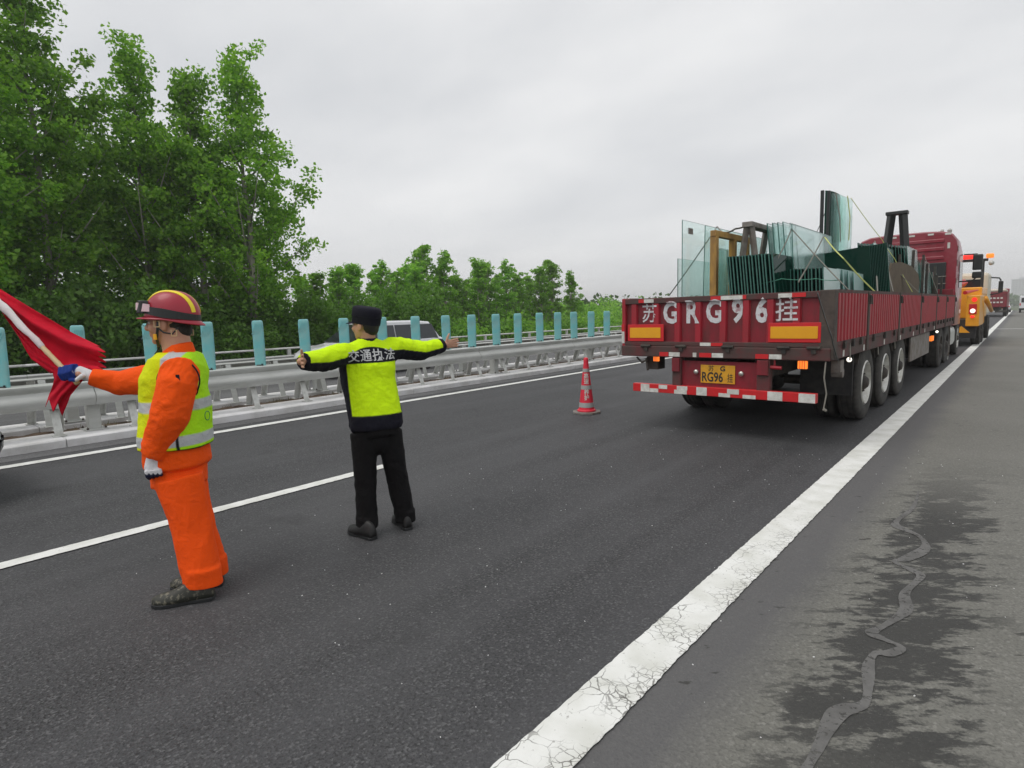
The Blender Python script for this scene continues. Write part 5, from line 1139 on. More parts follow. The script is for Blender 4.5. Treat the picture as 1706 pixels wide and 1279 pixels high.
def head(mb, c, f, up=UP, s=1.0):
    """skull, face, ears, nose and chin round the centre c, looking along f"""
    f = nz(f); up = nz(up - f * np.dot(up, f)); r = np.cross(f, up); A = [r, f, up]
    P = lambda a, b_, z: c + (r * a + f * b_ + up * z) * s
    mb.ell(P(0, -.012, .030), (.078 * s, .098 * s, .092 * s), A, 20, 14)
    mb.ell(P(0, .022, -.035), (.066 * s, .068 * s, .082 * s), A, 18, 12)
    mb.ell(P(0, .040, -.078), (.044 * s, .044 * s, .036 * s), A, 14, 8)
    mb.ell(P(0, .068, -.094), (.022 * s, .018 * s, .018 * s), A, 10, 6)
    for q in (-1, 1):
        mb.ell(P(q * .043, .056, -.030), (.024 * s, .024 * s, .028 * s), A, 10, 8)
        mb.ell(P(q * .078, -.008, -.014), (.010 * s, .020 * s, .032 * s), A, 10, 8)
        mb.ell(P(q * .076, .002, -.036), (.008 * s, .010 * s, .012 * s), A, 8, 6)
    mb.ell(P(0, .078, .018), (.052 * s, .016 * s, .012 * s), A, 12, 6)
    mb.tube([P(0, .084, .008), P(0, .096, -.012), P(0, .104, -.030)], [.009 * s, .011 * s, .015 * s], 8, round_=True)
    for q in (-1, 1): mb.ell(P(q * .012, .092, -.032), (.009 * s, .010 * s, .008 * s), A, 8, 6)
    mb.ell(P(0, .084, -.055), (.024 * s, .010 * s, .007 * s), A, 10, 6); mb.ell(P(0, .082, -.066), (.020 * s, .011 * s, .008 * s), A, 10, 6)
    return P, A

def eyes(root, P, A, s=1.0):
    for q in (-1, 1):
        mb = MB(); mb.ell(P(q * .031, .074, -.002), (.0125 * s, .010 * s, .009 * s), A, 10, 6); e_ = obj('eye', mb, 'whiterefl', root, smooth=True)
        mb = MB(); mb.ell(P(q * .031, .081, -.002), (.0055 * s, .004 * s, .0055 * s), A, 8, 6); obj('iris', mb, 'hair', e_, smooth=True)
        mb = MB(); mb.tube([P(q * .014, .092, .018), P(q * .032, .090, .025), P(q * .052, .076, .019)], [.003, .004, .002], 6); obj('eyebrow', mb, 'hair', root, smooth=True)

def spectacles(root, P, A, s=1.):
    for q in (-1, 1):
        mb = MB(); ring = [P(q * .033 + .024 * math.cos(a), .100, .0 + .018 * math.sin(a)) for a in np.linspace(0, 2 * math.pi, 17)]
        mb.tube(ring, .0014, 6); mb.tube([P(q * .057, .098, .006), P(q * .080, .05, .008), P(q * .084, -.005, .0)], .0013, 6)
        if q > 0: mb.tube([P(-.009, .101, .004), P(.009, .101, .004)], .002, 6)
        obj('spectacle_rim', mb, 'blackplastic', root)

def paint(me, fn):
    co = vco(me); nr = np.empty(len(co) * 3, dtype=np.float32); me.vertices.foreach_get('normal', nr); setcol(me, fn(co, nr.reshape(-1, 3).astype(float)))

def shoe(root, heel, toe, mt, name='shoe', L_=.29, w=.052, sole='blackplastic'):
    """shoe from heel to toe points on the ground"""
    heel = np.array(heel, float); toe = np.array(toe, float); d = toe - heel; d[2] = 0; d = nz(d); r = np.cross(d, UP)
    def ring(t_, w_, h_, z0=.022):
        c = heel + d * (L_ * t_); return [c + r * (w_ * math.cos(a)) * 1.0 + UP * (z0 + max(0, math.sin(a)) * h_) for a in np.linspace(0, 2 * math.pi, 18, endpoint=False)]
    mb = MB(); mb.loft([ring(0, .02, .05), ring(.03, w * .62, .085), ring(.14, w * .74, .11), ring(.30, w * .78, .115), ring(.45, w * .85, .095), ring(.62, w * 1.0, .066), ring(.80, w * .98, .052), ring(.93, w * .72, .042), ring(.99, w * .35, .03)])
    u = obj(name, mb, mt, root, smooth=True)
    mb = MB(); pts = []
    rr = [(0, .55), (.05, .75), (.2, .80), (.42, .74), (.62, .98), (.8, 1.02), (.93, .78), (1.0, .38)]
    pl = [heel + d * (L_ * t_) + r * (w * k) for t_, k in rr] + [heel + d * (L_ * t_) - r * (w * k) for t_, k in reversed(rr)]
    mb.loft([[p + UP * .001 for p in pl], [p + UP * .024 for p in pl]]); obj('sole', mb, sole, u, bev=.004)
    return u

def limb(P0, P1, P2, r0, r1, r2, n_=5):
    """sampled smooth joint chain with radii"""
    pts, rad = [], []
    for i in range(n_ + 1): t_ = i / n_; pts.append(P0 * (1 - t_) + P1 * t_); rad.append(np.array(r0) * (1 - t_) + np.array(r1) * t_)
    for i in range(1, n_ + 1): t_ = i / n_; pts.append(P1 * (1 - t_) + P2 * t_); rad.append(np.array(r1) * (1 - t_) + np.array(r2) * t_)
    return pts, [tuple(np.atleast_1d(q)) if np.ndim(q) else float(q) for q in rad]

# ---- officer in the black cap, seen from behind, arms stretched out ----
def officer():
    D0 = 4.42
    foot = (at(618, 890, 4.36) + at(675, 876, 4.52)) / 2
    root = thing('person', 'person in black cap and yellow-green and black jacket, arms stretched wide, back to camera', 'person', (0, 0, 0))
    # body axes: a = right arm direction, b = facing
    ca, sa = math.cos(.72), math.sin(.72)
    rh = nz([RGT[0], RGT[1], 0]); fh = nz([FWD[0], FWD[1], 0])
    ang = .45; a = rh * math.cos(ang) + fh * math.sin(ang); b = np.array([-a[1], a[0], 0])
    chest = at(613, 620, D0); pelvis = at(628, 712, D0 + .0); O = pelvis.copy(); O[2] = 0
    shL = at(573, 590, D0 - .13); shR = at(657, 579, D0 + .13)
    elL = at(534, 601, D0 - .33); wrL = at(505, 602, D0 - .52)
    elR = at(701, 584, D0 + .30); wrR = at(737, 575, D0 + .45)
    neck = at(612, 570, D0 + .02); hc = at(608, 540, D0 + .0)
    hf = nz(-rh * .93 + fh * .37)
    # body (skin): one continuous mesh
    mb = MB(); P, A = head(mb, hc, hf, s=1.02)
    mb.tube([hc - hf * .02 - UP * .06, neck - UP * .03, neck - UP * .09], [.056, .058, .08], 16, round_=True)
    mb.tube([neck - UP * .06, chest, pelvis], [(.12, .08), (.13, .09), (.12, .09)], 16, ax=a, round_=True)
    for S0, E_, W_ in ((shL, elL, wrL), (shR, elR, wrR)):
        mb.tube([chest + UP * .06, S0, E_, W_, W_ + (W_ - E_) * .15], [.06, .042, .036, .027, .026], 12, round_=True)
    hipL = at(606, 725, D0 - .03); hipR = at(648, 722, D0 + .06); knL = at(609, 800, D0 - .02); knR = at(662, 797, D0 + .09); anL = at(613, 875, 4.40); anR = at(675, 862, 4.54)
    for h_, k_, an in ((hipL, knL, anL), (hipR, knR, anR)): mb.tube([pelvis + UP * .08, h_ - UP * .05, k_, an], [.06, .060, .045, .035], 12, round_=True)
    # right hand: open, fingers together pointing outwards, thumb up
    d = nz(wrR - elR); d2 = nz(d + rh * .25); pc = wrR + d2 * .065; nrm = nz(np.cross(d2, UP)); upv = nz(np.cross(nrm, d2))
    mb.ell(pc, (.050, .013, .041), [d2, nrm, upv], 12, 8)
    for k, (off, l, tl) in enumerate(((.027, .066, .02), (.009, .072, -.03), (-.009, .066, -.10), (-.026, .052, -.16))):
        s0 = pc + d2 * .030 + upv * off; dd = nz(d2 + upv * tl); s1 = s0 + dd * l * .5 - nrm * .003; s2 = s1 + nz(dd - nrm * .22) * l * .5
        mb.tube([s0, s1, s2], [.0100, .0092, .0078], 8, round_=True)
    t0 = pc - d2 * .02 + upv * .028; t1 = t0 + nz(d2 * .5 + upv) * .035; mb.tube([t0, t1, t1 + nz(d2 * .8 + upv) * .030], [.012, .0105, .0085], 8, round_=True)
    # left hand, seen end-on beyond the cuff
    d = nz(nz(wrL - elL) + rh * .55); pc = wrL + d * .05 ; nrm = nz(np.cross(d, UP)); upv = nz(np.cross(nrm, d))
    mb.ell(pc, (.045, .014, .040), [d, nrm, upv], 12, 8)
    for k, (off, l) in enumerate(((.030, .068), (.010, .078), (-.010, .072), (-.029, .056))):
        s0 = pc + d * .028 + upv * off; s1 = s0 + nz(d + upv * off * 5) * l * .5; s2 = s1 + nz(d + upv * off * 6 - nrm * .3) * l * .5; mb.tube([s0, s1, s2], [.0100, .0092, .0078], 8, round_=True)
    t0 = pc + upv * .030; mb.tube([t0, t0 + nz(d + upv * 1.3) * .035, t0 + nz(d + upv * 1.3) * .058], [.012, .0105, .0085], 8, round_=True)
    me = remesh(mb, .0052, 2); paint(me, lambda co, nr: np.tile([.52, .29, .19], (len(co), 1))); body = finish('body', me, 'skin', root, True)
    eyes(root, P, A, 1.02); spectacles(root, P, A)
    # hair below the cap
    mb = MB(); mb.ell(P(0, -.022, .005), (.083, .096, .088), A, 20, 12); mb.ell(P(0, -.060, -.035), (.060, .045, .050), A, 16, 10)
    hm_ = remesh(mb, .006, 2); co = vco(hm_); rel = co - hc; fz = rel @ A[1]; uz = rel @ A[2]; rx_ = rel @ A[0]
    bm = bmesh.new(); bm.from_mesh(hm_); bm.verts.ensure_lookup_table()
    bad = [bm.verts[i] for i in range(len(co)) if (fz[i] > .035) or (fz[i] > -.035 and uz[i] < .022) or uz[i] < -.085]
    bmesh.ops.delete(bm, geom=bad, context='VERTS'); bm.to_mesh(hm_); bm.free(); finish('hair', hm_, 'hair', root, True)
    # cap: band, drum, flat top, peak
    cu = nz(UP * 1 - hf * .16); r_ = np.cross(hf, cu); r_ = nz(r_); ff = nz(np.cross(cu, r_))
    cc = hc + UP * .012 - hf * .012
    def cring(z, ra, rb, sh=0): return [cc + r_ * ra * math.cos(t_) + ff * (rb * math.sin(t_) + sh) + cu * z for t_ in np.linspace(0, 2 * math.pi, 28, endpoint=False)]
    mb = MB(); mb.loft([cring(-.010, .089, .107, -.002), cring(.0, .092, .110), cring(.045, .095, .113), cring(.048, .0965, .115), cring(.085, .0965, .114), cring(.103, .094, .110, .003), cring(.113, .086, .100, .006), cring(.119, .06, .075, .008), cring(.121, .02, .03, .01)])
    cap = obj('cap', mb, 'blackcloth', root); autosmooth(cap, 1.2)
    mb = MB(); mb.tube([cc + r_ * .0985 * math.cos(t_) + ff * .117 * math.sin(t_) + cu * .046 for t_ in np.linspace(0, 2 * math.pi, 30)], .0022, 5); obj('cap_seam', mb, 'blackcloth', cap, smooth=True)
    mb = MB(); pts = []
    rings = []
    for t_ in np.linspace(.55, math.pi - .55, 11):
        base = cc + r_ * .088 * math.cos(t_) + ff * .107 * math.sin(t_) - cu * .004; tip = base + ff * .062 * math.sin(t_) ** 1.2 - cu * .022 * math.sin(t_)
        rings.append([base, tip, tip - cu * .004, base - cu * .004])
    mb.loft(rings); obj('peak', mb, 'blackcloth', cap, smooth=False)
    # jacket
    mb = MB()
    hem = at(627, 706, D0)
    tor = [(neck + UP * .032, (.062, .058)), (neck + UP * .018, (.085, .070)), (neck - UP * .010, (.150, .085)), (neck - UP * .050, (.200, .100)), (neck - UP * .10, (.205, .115)), (chest + UP * .03, (.205, .125)), (chest - UP * .06, (.200, .130)), (chest * .5 + hem * .5 , (.196, .132)), (hem + UP * .05, (.198, .134)), (hem, (.198, .134)), (hem - UP * .03, (.190, .126))]
    mb.tube([p for p, _ in tor], [r for _, r in tor], 28, ax=a, pw=2.3)
    for S0, E_, W_ in ((shL, elL, wrL), (shR, elR, wrR)):
        ctr = chest + UP * .065
        p_, r_2 = limb(S0, E_, W_, .088, .077, .058)
        mb.tube([ctr * .55 + S0 * .45] + p_, [.092] + r_2, 18, round_=False)
    me = remesh(mb, .0068, 5)
    def mk(co):
        d_ = np.full(len(co), .8)
        for E_ in (elL, elR, shL, shR): d_ += 1.2 * np.exp(-((co - E_) ** 2).sum(1) / .012)
        return d_
    wrinkle(me, .0065, 12, (1, 1, .8), mk, 3.1); wrinkle(me, .0022, 26, (1, 1, 1.2), None, 9.4)
    arms = {}
    def near_arm(co):
        best = np.full(len(co), 9.); zz = np.zeros(len(co)); par = np.zeros(len(co))
        for sd_, (S0, E_, W_) in (( -1, (shL, elL, wrL)), (1, (shR, elR, wrR))):
            cum = 0
            for p0, p1 in ((S0, E_), (E_, W_ + (W_ - E_) * .2)):
                v = p1 - p0; L2 = v @ v; t_ = np.clip(((co - p0) @ v) / L2, 0, 1); q = p0 + t_[:, None] * v; dd = np.linalg.norm(co - q, axis=1); sel = dd < best
                best = np.where(sel, dd, best); zz = np.where(sel, q[:, 2], zz); par = np.where(sel, cum + t_ * math.sqrt(L2), par); cum += math.sqrt(L2)
        return best, zz, par
    YEL = np.array([.62, .92, .006]); BLK = np.array([.010, .010, .018])
    zt = at(617, 577, D0)[2]; zp1 = at(616, 603, D0)[2]; zp0 = at(630, 687, D0)[2]
    def col(co, nr):
        rel = co - O; u = rel @ a; v = rel @ b; z = co[:, 2]
        best, az_, par = near_arm(co)
        uc = u - np.interp(z, [hem[2], neck[2]], [(hem - O) @ a, (neck - O) @ a])
        s_torso = z - (zt - .022 * np.clip(np.abs(uc) / .12, 0, 1) ** 2 - .012 * np.clip((np.abs(uc) - .1) / .1, 0, 1))
        s_arm = (z - az_ + .010) * 1.0
        wgt = smoothstep(.015, .075, par)
        s_top = s_torso * (1 - wgt) + s_arm * wgt
        collar = z > neck[2] + .030
        half = .182 + .006 * (z - zp0) / (zp1 - zp0)
        s_pan = np.minimum(np.minimum(zp1 - z, z - zp0), half - np.abs(uc)); s_pan = np.where((v < .115) , s_pan, -1)
        s_pan = np.where((par > .05) & (best < .10), -1, s_pan)
        s_fr = np.where(v > .115, np.minimum(np.minimum(zp1 - z, z - zp0), .16 - np.abs(uc)), -1)
        s_all = np.maximum(np.maximum(s_top, s_pan), s_fr)
        total = np.linalg.norm(elL - shL) + np.linalg.norm(wrL - elL)
        s_all = np.where((par > total * .99) & (best < .12), -1, s_all)
        s_all = np.where(collar, -1, s_all)
        w = smoothstep(-.0025, .0025, s_all)[:, None]
        return BLK * (1 - w) + YEL * w
    paint(me, col); jk = finish('jacket', me, 'cloth', root, True)
    # collar
    mb = MB(); k_ = [neck + UP * .012, neck + UP * .028, neck + UP * .042]
    rr = []
    for z_, w_ in ((-.035, .082), (-.01, .076), (.018, .070), (.030, .069), (.030, .063), (.0, .064)):
        rr.append([neck - hf * .004 + UP * z_ + a * w_ * math.cos(t_) + b * (w_ * 1.0) * math.sin(t_) - UP * .014 * max(0, math.sin(t_)) for t_ in np.linspace(0, 2 * math.pi, 24, endpoint=False)])
    mb.loft(rr, False); obj('collar', mb, 'blackcloth', jk, smooth=True)
    # lettering across the shoulders, laid on the cloth
    bv = BVHTree.FromPolygons([v.co for v in me.vertices], [tuple(p.vertices) for p in me.polygons])
    tx = text_mesh('交通执法', .090, .0006, 1.10, sub=.007); co = vco(tx); n_ = np.zeros_like(co)
    cx_ = (co[:, 0].max() + co[:, 0].min()) / 2; cz_ = (co[:, 1].max() + co[:, 1].min()) / 2
    # centre seen in the photograph at (618, 591)
    tgt = at(619, 591, D0 - .02); c0 = tgt - O; tu = c0 @ a; tz = tgt[2]
    # correct for the surface standing behind/before the sample depth: slide along the view ray to the surface
    vr = nz(tgt - np.array([0, 0, CAMH])); h = bv.ray_cast(Vector(tgt - vr * .6), Vector(vr))
    if h[0]: tu = (np.array(h[0]) - O) @ a; tz = h[0].z
    for i, p in enumerate(co):
        u = (p[0] - cx_) * .98 + tu; z = tz + (p[1] - cz_) * 1.02
        o_ = O + a * u + UP * z - b * .6; hh = bv.ray_cast(Vector(o_), Vector(b))
        q = np.array(hh[0]) if hh[0] else o_ + b * .5
        n_[i] = q - b * .0075
    tx.vertices.foreach_set('co', n_.astype(np.float32).ravel()); tx.update(); lt_ = finish('lettering', tx, 'textgrey', jk); sd_ = lt_.modifiers.new('w', 'SOLIDIFY'); sd_.thickness = .001
    tx2 = tx.copy(); c2_ = vco(tx2) + a * .0022 + b * .0006; tx2.vertices.foreach_set('co', c2_.astype(np.float32).ravel()); tx2.update(); bmj = bmesh.new(); bmj.from_mesh(tx); bmj.from_mesh(tx2); bmj.to_mesh(tx); bmj.free()
    # trousers
    mb = MB()
    mb.tube([hem + UP * .05, hem - UP * .04, pelvis - UP * .06], [(.160, .100), (.172, .114), (.172, .118)], 24, ax=a); mb.ell(pelvis - UP * .10, (.11, .10, .11), [a, b, UP])
    for h_, k_, an, x_ in ((hipL, knL, at(612, 872, 4.41), 1), (hipR, knR, at(675, 862, 4.55), 1)):
        p_, r_2 = limb(h_ + UP * .02, k_, an, (.098, .100), (.080, .080), (.076, .082)); mb.tube(p_, r_2, 18, ax=a)
        mb.tube([an + UP * .06, an - UP * .022], [(.078, .084), (.080, .094)], 18, ax=a)
    me = remesh(mb, .009, 4); kz = (knL[2] + knR[2]) / 2
    wrinkle(me, .007, 8, (1, 1, .9), lambda co: .5 + 1.0 * np.exp(-((co[:, 2] - .16) / .14) ** 2) + .7 * np.exp(-((co[:, 2] - kz) / .1) ** 2), 1.7); wrinkle(me, .0025, 22, (1, 1, 1), None, 4.4)
    paint(me, lambda co, nr: np.tile([.0045, .0042, .0048], (len(co), 1))); finish('trousers', me, 'cloth', root, True)
    # pocket bulge / phone holder on the left hip
    p = at(588, 712, D0 - .10); mb = MB(); mb.ell(p, (.02, .03, .04), [a, b, UP]); obj('hip_pouch', mb, 'blackcloth', root, smooth=True)
    hl, tl = at(624, 899, 4.30), at(588, 886, 4.46); hl[2] = tl[2] = 0; shoe(root, hl, tl, 'shoeblack')
    hr_, tr_ = at(681, 883, 4.47), at(664, 868, 4.66); hr_[2] = tr_[2] = 0; shoe(root, hr_, tr_, 'shoeblack')
officer()

# ---- rescue worker in orange overalls with helmet and vest, waving a red flag ----
def rescuer():
    D0 = 3.55
    root = thing('person', 'person in orange overalls, dark red helmet and yellow reflective vest, holding out a red flag', 'person', (0, 0, 0))
    rh = nz([RGT[0], RGT[1], 0]); fh = nz([FWD[0], FWD[1], 0])
    b = nz(-rh * .985 - fh * .12); a = np.cross(b, UP)      # b = facing (left in the picture), a = right side (away)
    if a @ fh < 0: a = -a
    hc = at(281, 536, D0 + .0); hf = nz(-rh * .99 - fh * .10); hu = nz(UP - rh * .10)
    neck = at(296, 583, D0 + .01); chest = at(292, 650, D0); hem = at(296, 757, D0); pelvis = at(300, 790, D0)
    shL = at(299, 624, D0 - .17); elL = at(284, 690, D0 - .20); wrL = at(257, 757, D0 - .17)
    shR = at(278, 628, D0 + .16); elR = at(200, 638, D0 + .20); wrR = at(150, 627, D0 + .12)
    # body
    mb = MB(); P, A = head(mb, hc, hf, hu, s=1.20)
    mb.tube([hc - hf * .025 - UP * .05, neck - UP * .01, neck - UP * .08], [.080, .080, .095], 16, round_=True)
    mb.tube([neck - UP * .07, chest, pelvis], [(.12, .08), (.13, .10), (.12, .10)], 16, ax=a, round_=True)
    hipL = at(298, 800, D0 - .09); hipR = at(306, 800, D0 + .09); knL = at(321, 885, D0 - .08); knR = at(327, 880, D0 + .07); anL = at(338, 965, 3.46); anR = at(348, 948, 3.66)
    for S0, E_, W_ in ((shL, elL, wrL), (shR, elR, wrR)): mb.tube([chest + UP * .10, S0, E_, W_, W_ + nz(W_ - E_) * .06], [.06, .045, .038, .028, .026], 12, round_=True)
    for h_, k_, an in ((hipL, knL, anL), (hipR, knR, anR)): mb.tube([pelvis, h_, k_, an], [.09, .07, .05, .038], 12, round_=True)
    me = remesh(mb, .0052, 2)
    def skin(co, nr):
        c = np.tile([.52, .27, .18], (len(co), 1)); lp = P(0, .088, -.060); d_ = np.linalg.norm((co - lp) * [1, 1, 1.6], axis=1); w = (1 - smoothstep(.014, .024, d_))[:, None]; return c * (1 - w) + np.array([.42, .12, .11]) * w
    paint(me, skin); finish('body', me, 'skin', root, True); eyes(root, P, A, 1.04); spectacles(root, P, A)
    mb = MB(); mb.ell(P(0, -.035, .0), (.082, .080, .085), A, 20, 12); mb.ell(P(0, -.068, -.04), (.062, .045, .052), A, 16, 10)
    hm_ = remesh(mb, .006, 2); co = vco(hm_); rel = co - hc; fz = rel @ A[1]; uz = rel @ A[2]
    bm = bmesh.new(); bm.from_mesh(hm_); bm.verts.ensure_lookup_table()
    bmesh.ops.delete(bm, geom=[bm.verts[i] for i in range(len(co)) if fz[i] > .02 or (fz[i] > -.035 and uz[i] < .03)], context='VERTS'); bm.to_mesh(hm_); bm.free(); finish('hair', hm_, 'hair', root, True)
    # helmet
    r_, f_, u_ = A; hC = P(0, -.016, .028)
    tl = -.10; uu = nz(u_ * math.cos(tl) + f_ * math.sin(tl)) ; f2 = nz(np.cross(uu, r_)); f2 = f2 if f2 @ f_ > 0 else -f2
    def H(x, y, z): return hC + r_ * x + f2 * y + uu * z
    mb = MB(); rings = []
    for i in range(11):
        ph = i / 10 * math.pi / 2 * .97; k = math.cos(ph) ** .8
        rings.append([H(.118 * k * math.cos(t_), (.150 if math.sin(t_) > 0 else .158) * k * math.sin(t_) - .005, .155 * math.sin(ph)) for t_ in np.linspace(0, 2 * math.pi, 36, endpoint=False)])
    low = [H(.119 * math.cos(t_), .153 * math.sin(t_) - .005, -.018) for t_ in np.linspace(0, 2 * math.pi, 36, endpoint=False)]
    mb.loft([low] + rings); hel = obj('helmet', mb, 'helmet', root, smooth=True)
    # brim
    mb = MB(); ra, rb, rc, rd = [], [], [], []
    for t_ in np.linspace(0, 2 * math.pi, 36, endpoint=False):
        c, s_ = math.cos(t_), math.sin(t_); ex = .006 + .034 * max(0, s_) ** 1.5 + .026 * max(0, -s_) ** 3; dz = -.018 - .006 * max(0, s_) - .020 * max(0, -s_)
        ra.append(H(.116 * c, .152 * s_ - .005, -.012)); rb.append(H((.119 + ex) * c, (.153 + ex) * s_ - .005, dz)); rc.append(H((.119 + ex) * c, (.153 + ex) * s_ - .005, dz - .006)); rd.append(H(.112 * c, .146 * s_ - .005, -.022))
    mb.loft([ra, rb, rc, rd, ra], False); obj('brim', mb, 'helmet', hel, smooth=True)
    HB = BVHTree.FromPolygons([v.co for v in hel.data.vertices], [tuple(p_.vertices) for p_ in hel.data.polygons])
    # yellow stripes over the shell, both sides
    for q in (-1, 1):
        mb = MB(); rg = []
        for t_ in np.linspace(.62, 2.92, 22):
            w = .0125 * math.sin(min(1, (t_ - .5) / .5) * 1.57)
            xo = q * .052; y = .152 * math.cos(t_) - .008; sh = math.sqrt(max(.02, 1 - (.052 / .118) ** 2)); z = .138 * math.sin(t_) ** .9 * sh
            y *= 1.0; c0 = np.array([xo, y, z]); out_ = nz([xo / .118 ** 2, y / .155 ** 2, z / .138 ** 2])
            # push to the shell surface
            def on(x_, y_, z_):
                v = np.array([x_, y_, z_]); k = math.sqrt((x_ / .118) ** 2 + ((y_ + .005) / .154) ** 2 + (max(z_, 0) / .138) ** 2); return v / max(k, .3)
            def cast(dr):
                dw = nz(r_ * dr[0] + f2 * dr[1] + uu * dr[2]); hh = HB.ray_cast(Vector(hC + dw * .5), Vector(-dw)); return np.array(hh[0]), dw
            yy_, zz_ = .15 * math.cos(t_), .15 * math.sin(t_)
            (p1, d1), (p2, d2_) = cast((q * (.048 - w), yy_, zz_)), cast((q * (.048 + w), yy_, zz_))
            rg.append([p1 + d1 * .003, p2 + d2_ * .003, p2 - d2_ * .004, p1 - d1 * .004])
        mb.loft(rg); obj('yellow_stripe', mb, 'yel', hel, smooth=False)
    # goggle strap round the shell and the goggles parked on the front
    mb = MB(); rg = []
    for t_ in np.linspace(-2.1, 2.1, 40):
        th = math.pi / 2 + t_ * (math.pi / 2.1) ; c, s_ = math.cos(th), math.sin(th); zc = .034 * max(0, s_) + .016 * (1 - abs(s_)) + .002 * max(0, -s_)
        hw_ = .017 + .010 * (1 - abs(s_)); k = 1.035
        rg.append([H(.119 * c * k, .154 * s_ * k - .005, zc - hw_), H(.119 * c * k * .99, .154 * s_ * k * .99 - .005, zc + hw_), H(.113 * c, .147 * s_ - .005, zc + hw_), H(.113 * c, .147 * s_ - .005, zc - hw_)])
    mb.loft(rg); obj('goggle_strap', mb, 'blackplastic', hel, smooth=False)
    mb = MB(); fr = []
    for (x, y, z) in ((-.085, .108, .0), (-.07, .135, .0), (0, .165, .0), (.07, .135, .0), (.085, .108, .0)): fr.append((x, y, z))
    def gring(dy, z0, z1, sx_): return [H(x * sx_, y + dy, z0) for x, y, _ in fr] + [H(x * sx_, y + dy, z1) for x, y, _ in reversed(fr)]
    mb.loft([gring(-.02, .012, .082, 1.08), gring(.018, .006, .080, 1.12), gring(.030, .012, .074, 1.08)]); gog = obj('goggles', mb, 'blackplastic', root, bev=.004)
    mb = MB(); fr = [(x * .93, y, z) for x, y, z in fr]; mb.loft([gring(.031, .022, .066, 1.02), gring(.036, .024, .064, 1.0)]); obj('goggle_lens', mb, 'visor', gog)
    for q in (-1, 1):
        mb = MB(); A_ = [H(q * .100, .070, .020), H(q * .100, .120, .018), H(q * .093, .116, .064), H(q * .097, .078, .062)]; mb.loft([A_, [p + r_ * q * .006 for p in A_]]); obj('goggle_side_lens', mb, 'visor', gog)
    # chin strap with buckles
    for q in (-1, 1):
        mb = MB(); mb.tube([P(q * .086, .010, .02), P(q * .084, .016, -.03), P(q * .072, .030, -.080), P(q * .032, .045, -.116), P(0, .055, -.124)], [(.008, .0025)] * 5, 8, ax=A[1]); cs = obj('chin_strap', mb, 'blackplastic', root, smooth=True)
        mb = MB(); mb.tube([P(q * .084, .015, -.030), P(q * .088, -.012, -.052), P(q * .084, -.05, -.060), P(q * .080, -.078, -.03)], [(.005, .0025)] * 4, 8, ax=UP); obj('strap_branch', mb, 'blackplastic', cs, smooth=True)
        for (y, z) in ((.014, -.010), (-.062, -.056)):
            mb = MB(); Pq = lambda dy, dz: P(q * .094, y + dy, z + dz); mb.tube([Pq(-.012, -.014), Pq(.012, -.014), Pq(.012, .014), Pq(-.012, .014), Pq(-.012, -.014)], .0032, 6); obj('buckle', mb, 'bamboo', cs)
        mb = MB(); mb.box(P(q * .078, .034, -.072), (.012, .018, .034), np.array([A[0], A[1], A[2]]).T); obj('clip', mb, 'yellowrefl', cs, bev=.002)
    mb = MB(); mb.tube([P(0, .055, -.124), P(.01, .072, -.145), P(.0, .080, -.160)], [(.009, .003)] * 3, 8, ax=A[0]); obj('strap_tail', mb, 'blackplastic', root, smooth=True)
    # overalls: jacket
    OR = np.array([.90, .092, .004]); mb = MB()
    tor = [(neck + UP * .012, (.066, .066)), (neck - UP * .02, (.082, .080)), (neck - UP * .055, (.150, .100)), (neck - UP * .11, (.190, .130)), (chest + UP * .05, (.192, .140)), (chest - UP * .05, (.190, .148)), (chest * .45 + hem * .55, (.19, .156)), (hem + UP * .0, (.192, .172)), (hem - UP * .045, (.194, .176)), (hem - UP * .07, (.17, .15))]
    mb.tube([p for p, _ in tor], [r for _, r in tor], 28, ax=a, pw=2.3)
    p_, r2 = limb(shL + UP * .0, elL, wrL, .106, .102, .076); mb.tube([chest * .5 + shL * .5 + UP * .03] + p_, [.09] + r2, 18)
    p_, r2 = limb(shR, elR, wrR, .105, .078, .050); mb.tube([chest * .5 + shR * .5 + UP * .02] + p_, [.085] + r2, 18)
    me = remesh(mb, .0068, 5)
    def mk(co):
        d_ = np.full(len(co), .7)
        for E_, k_ in ((elL, 1.5), (elR, 1.4), (shL, .9), (wrL, 1.3), (shR, 1)): d_ += k_ * np.exp(-((co - E_) ** 2).sum(1) / .014)
        return d_
    wrinkle(me, .0052, 8.0, (1, 1, 1.35), mk, 5.5); wrinkle(me, .0014, 24, (1, 1, 1.3), None, 2.4)
    paint(me, lambda co, nr: np.tile(OR, (len(co), 1))); jk = finish('jacket', me, 'cloth', root, True)
    mb = MB(); rr = []
    for z_, w_ in ((-.035, .092), (-.005, .086), (.030, .078), (.036, .070), (.0, .070)):
        rr.append([neck + UP * z_ + a * w_ * math.cos(t_) + b * (w_ * 1.08) * math.sin(t_) - UP * .045 * max(0, math.sin(t_)) + UP * .012 * max(0, -math.sin(t_)) for t_ in np.linspace(0, 2 * math.pi, 24, endpoint=False)])
    mb.loft(rr, False); cl = bpy.data.meshes.new('collar'); cl.from_pydata(mb.v, [], mb.f); setcol(cl, np.tile(OR, (len(cl.vertices), 1))); finish('collar', cl, 'cloth', jk, True)
    # small dark mark on the sleeve
    p = at(296, 629, D0 - .33); bv = BVHTree.FromPolygons([v.co for v in me.vertices], [tuple(p_.vertices) for p_ in me.polygons])
    vr = nz(p - np.array([0, 0, CAMH])); h = bv.ray_cast(Vector(p - vr * .5), Vector(vr))
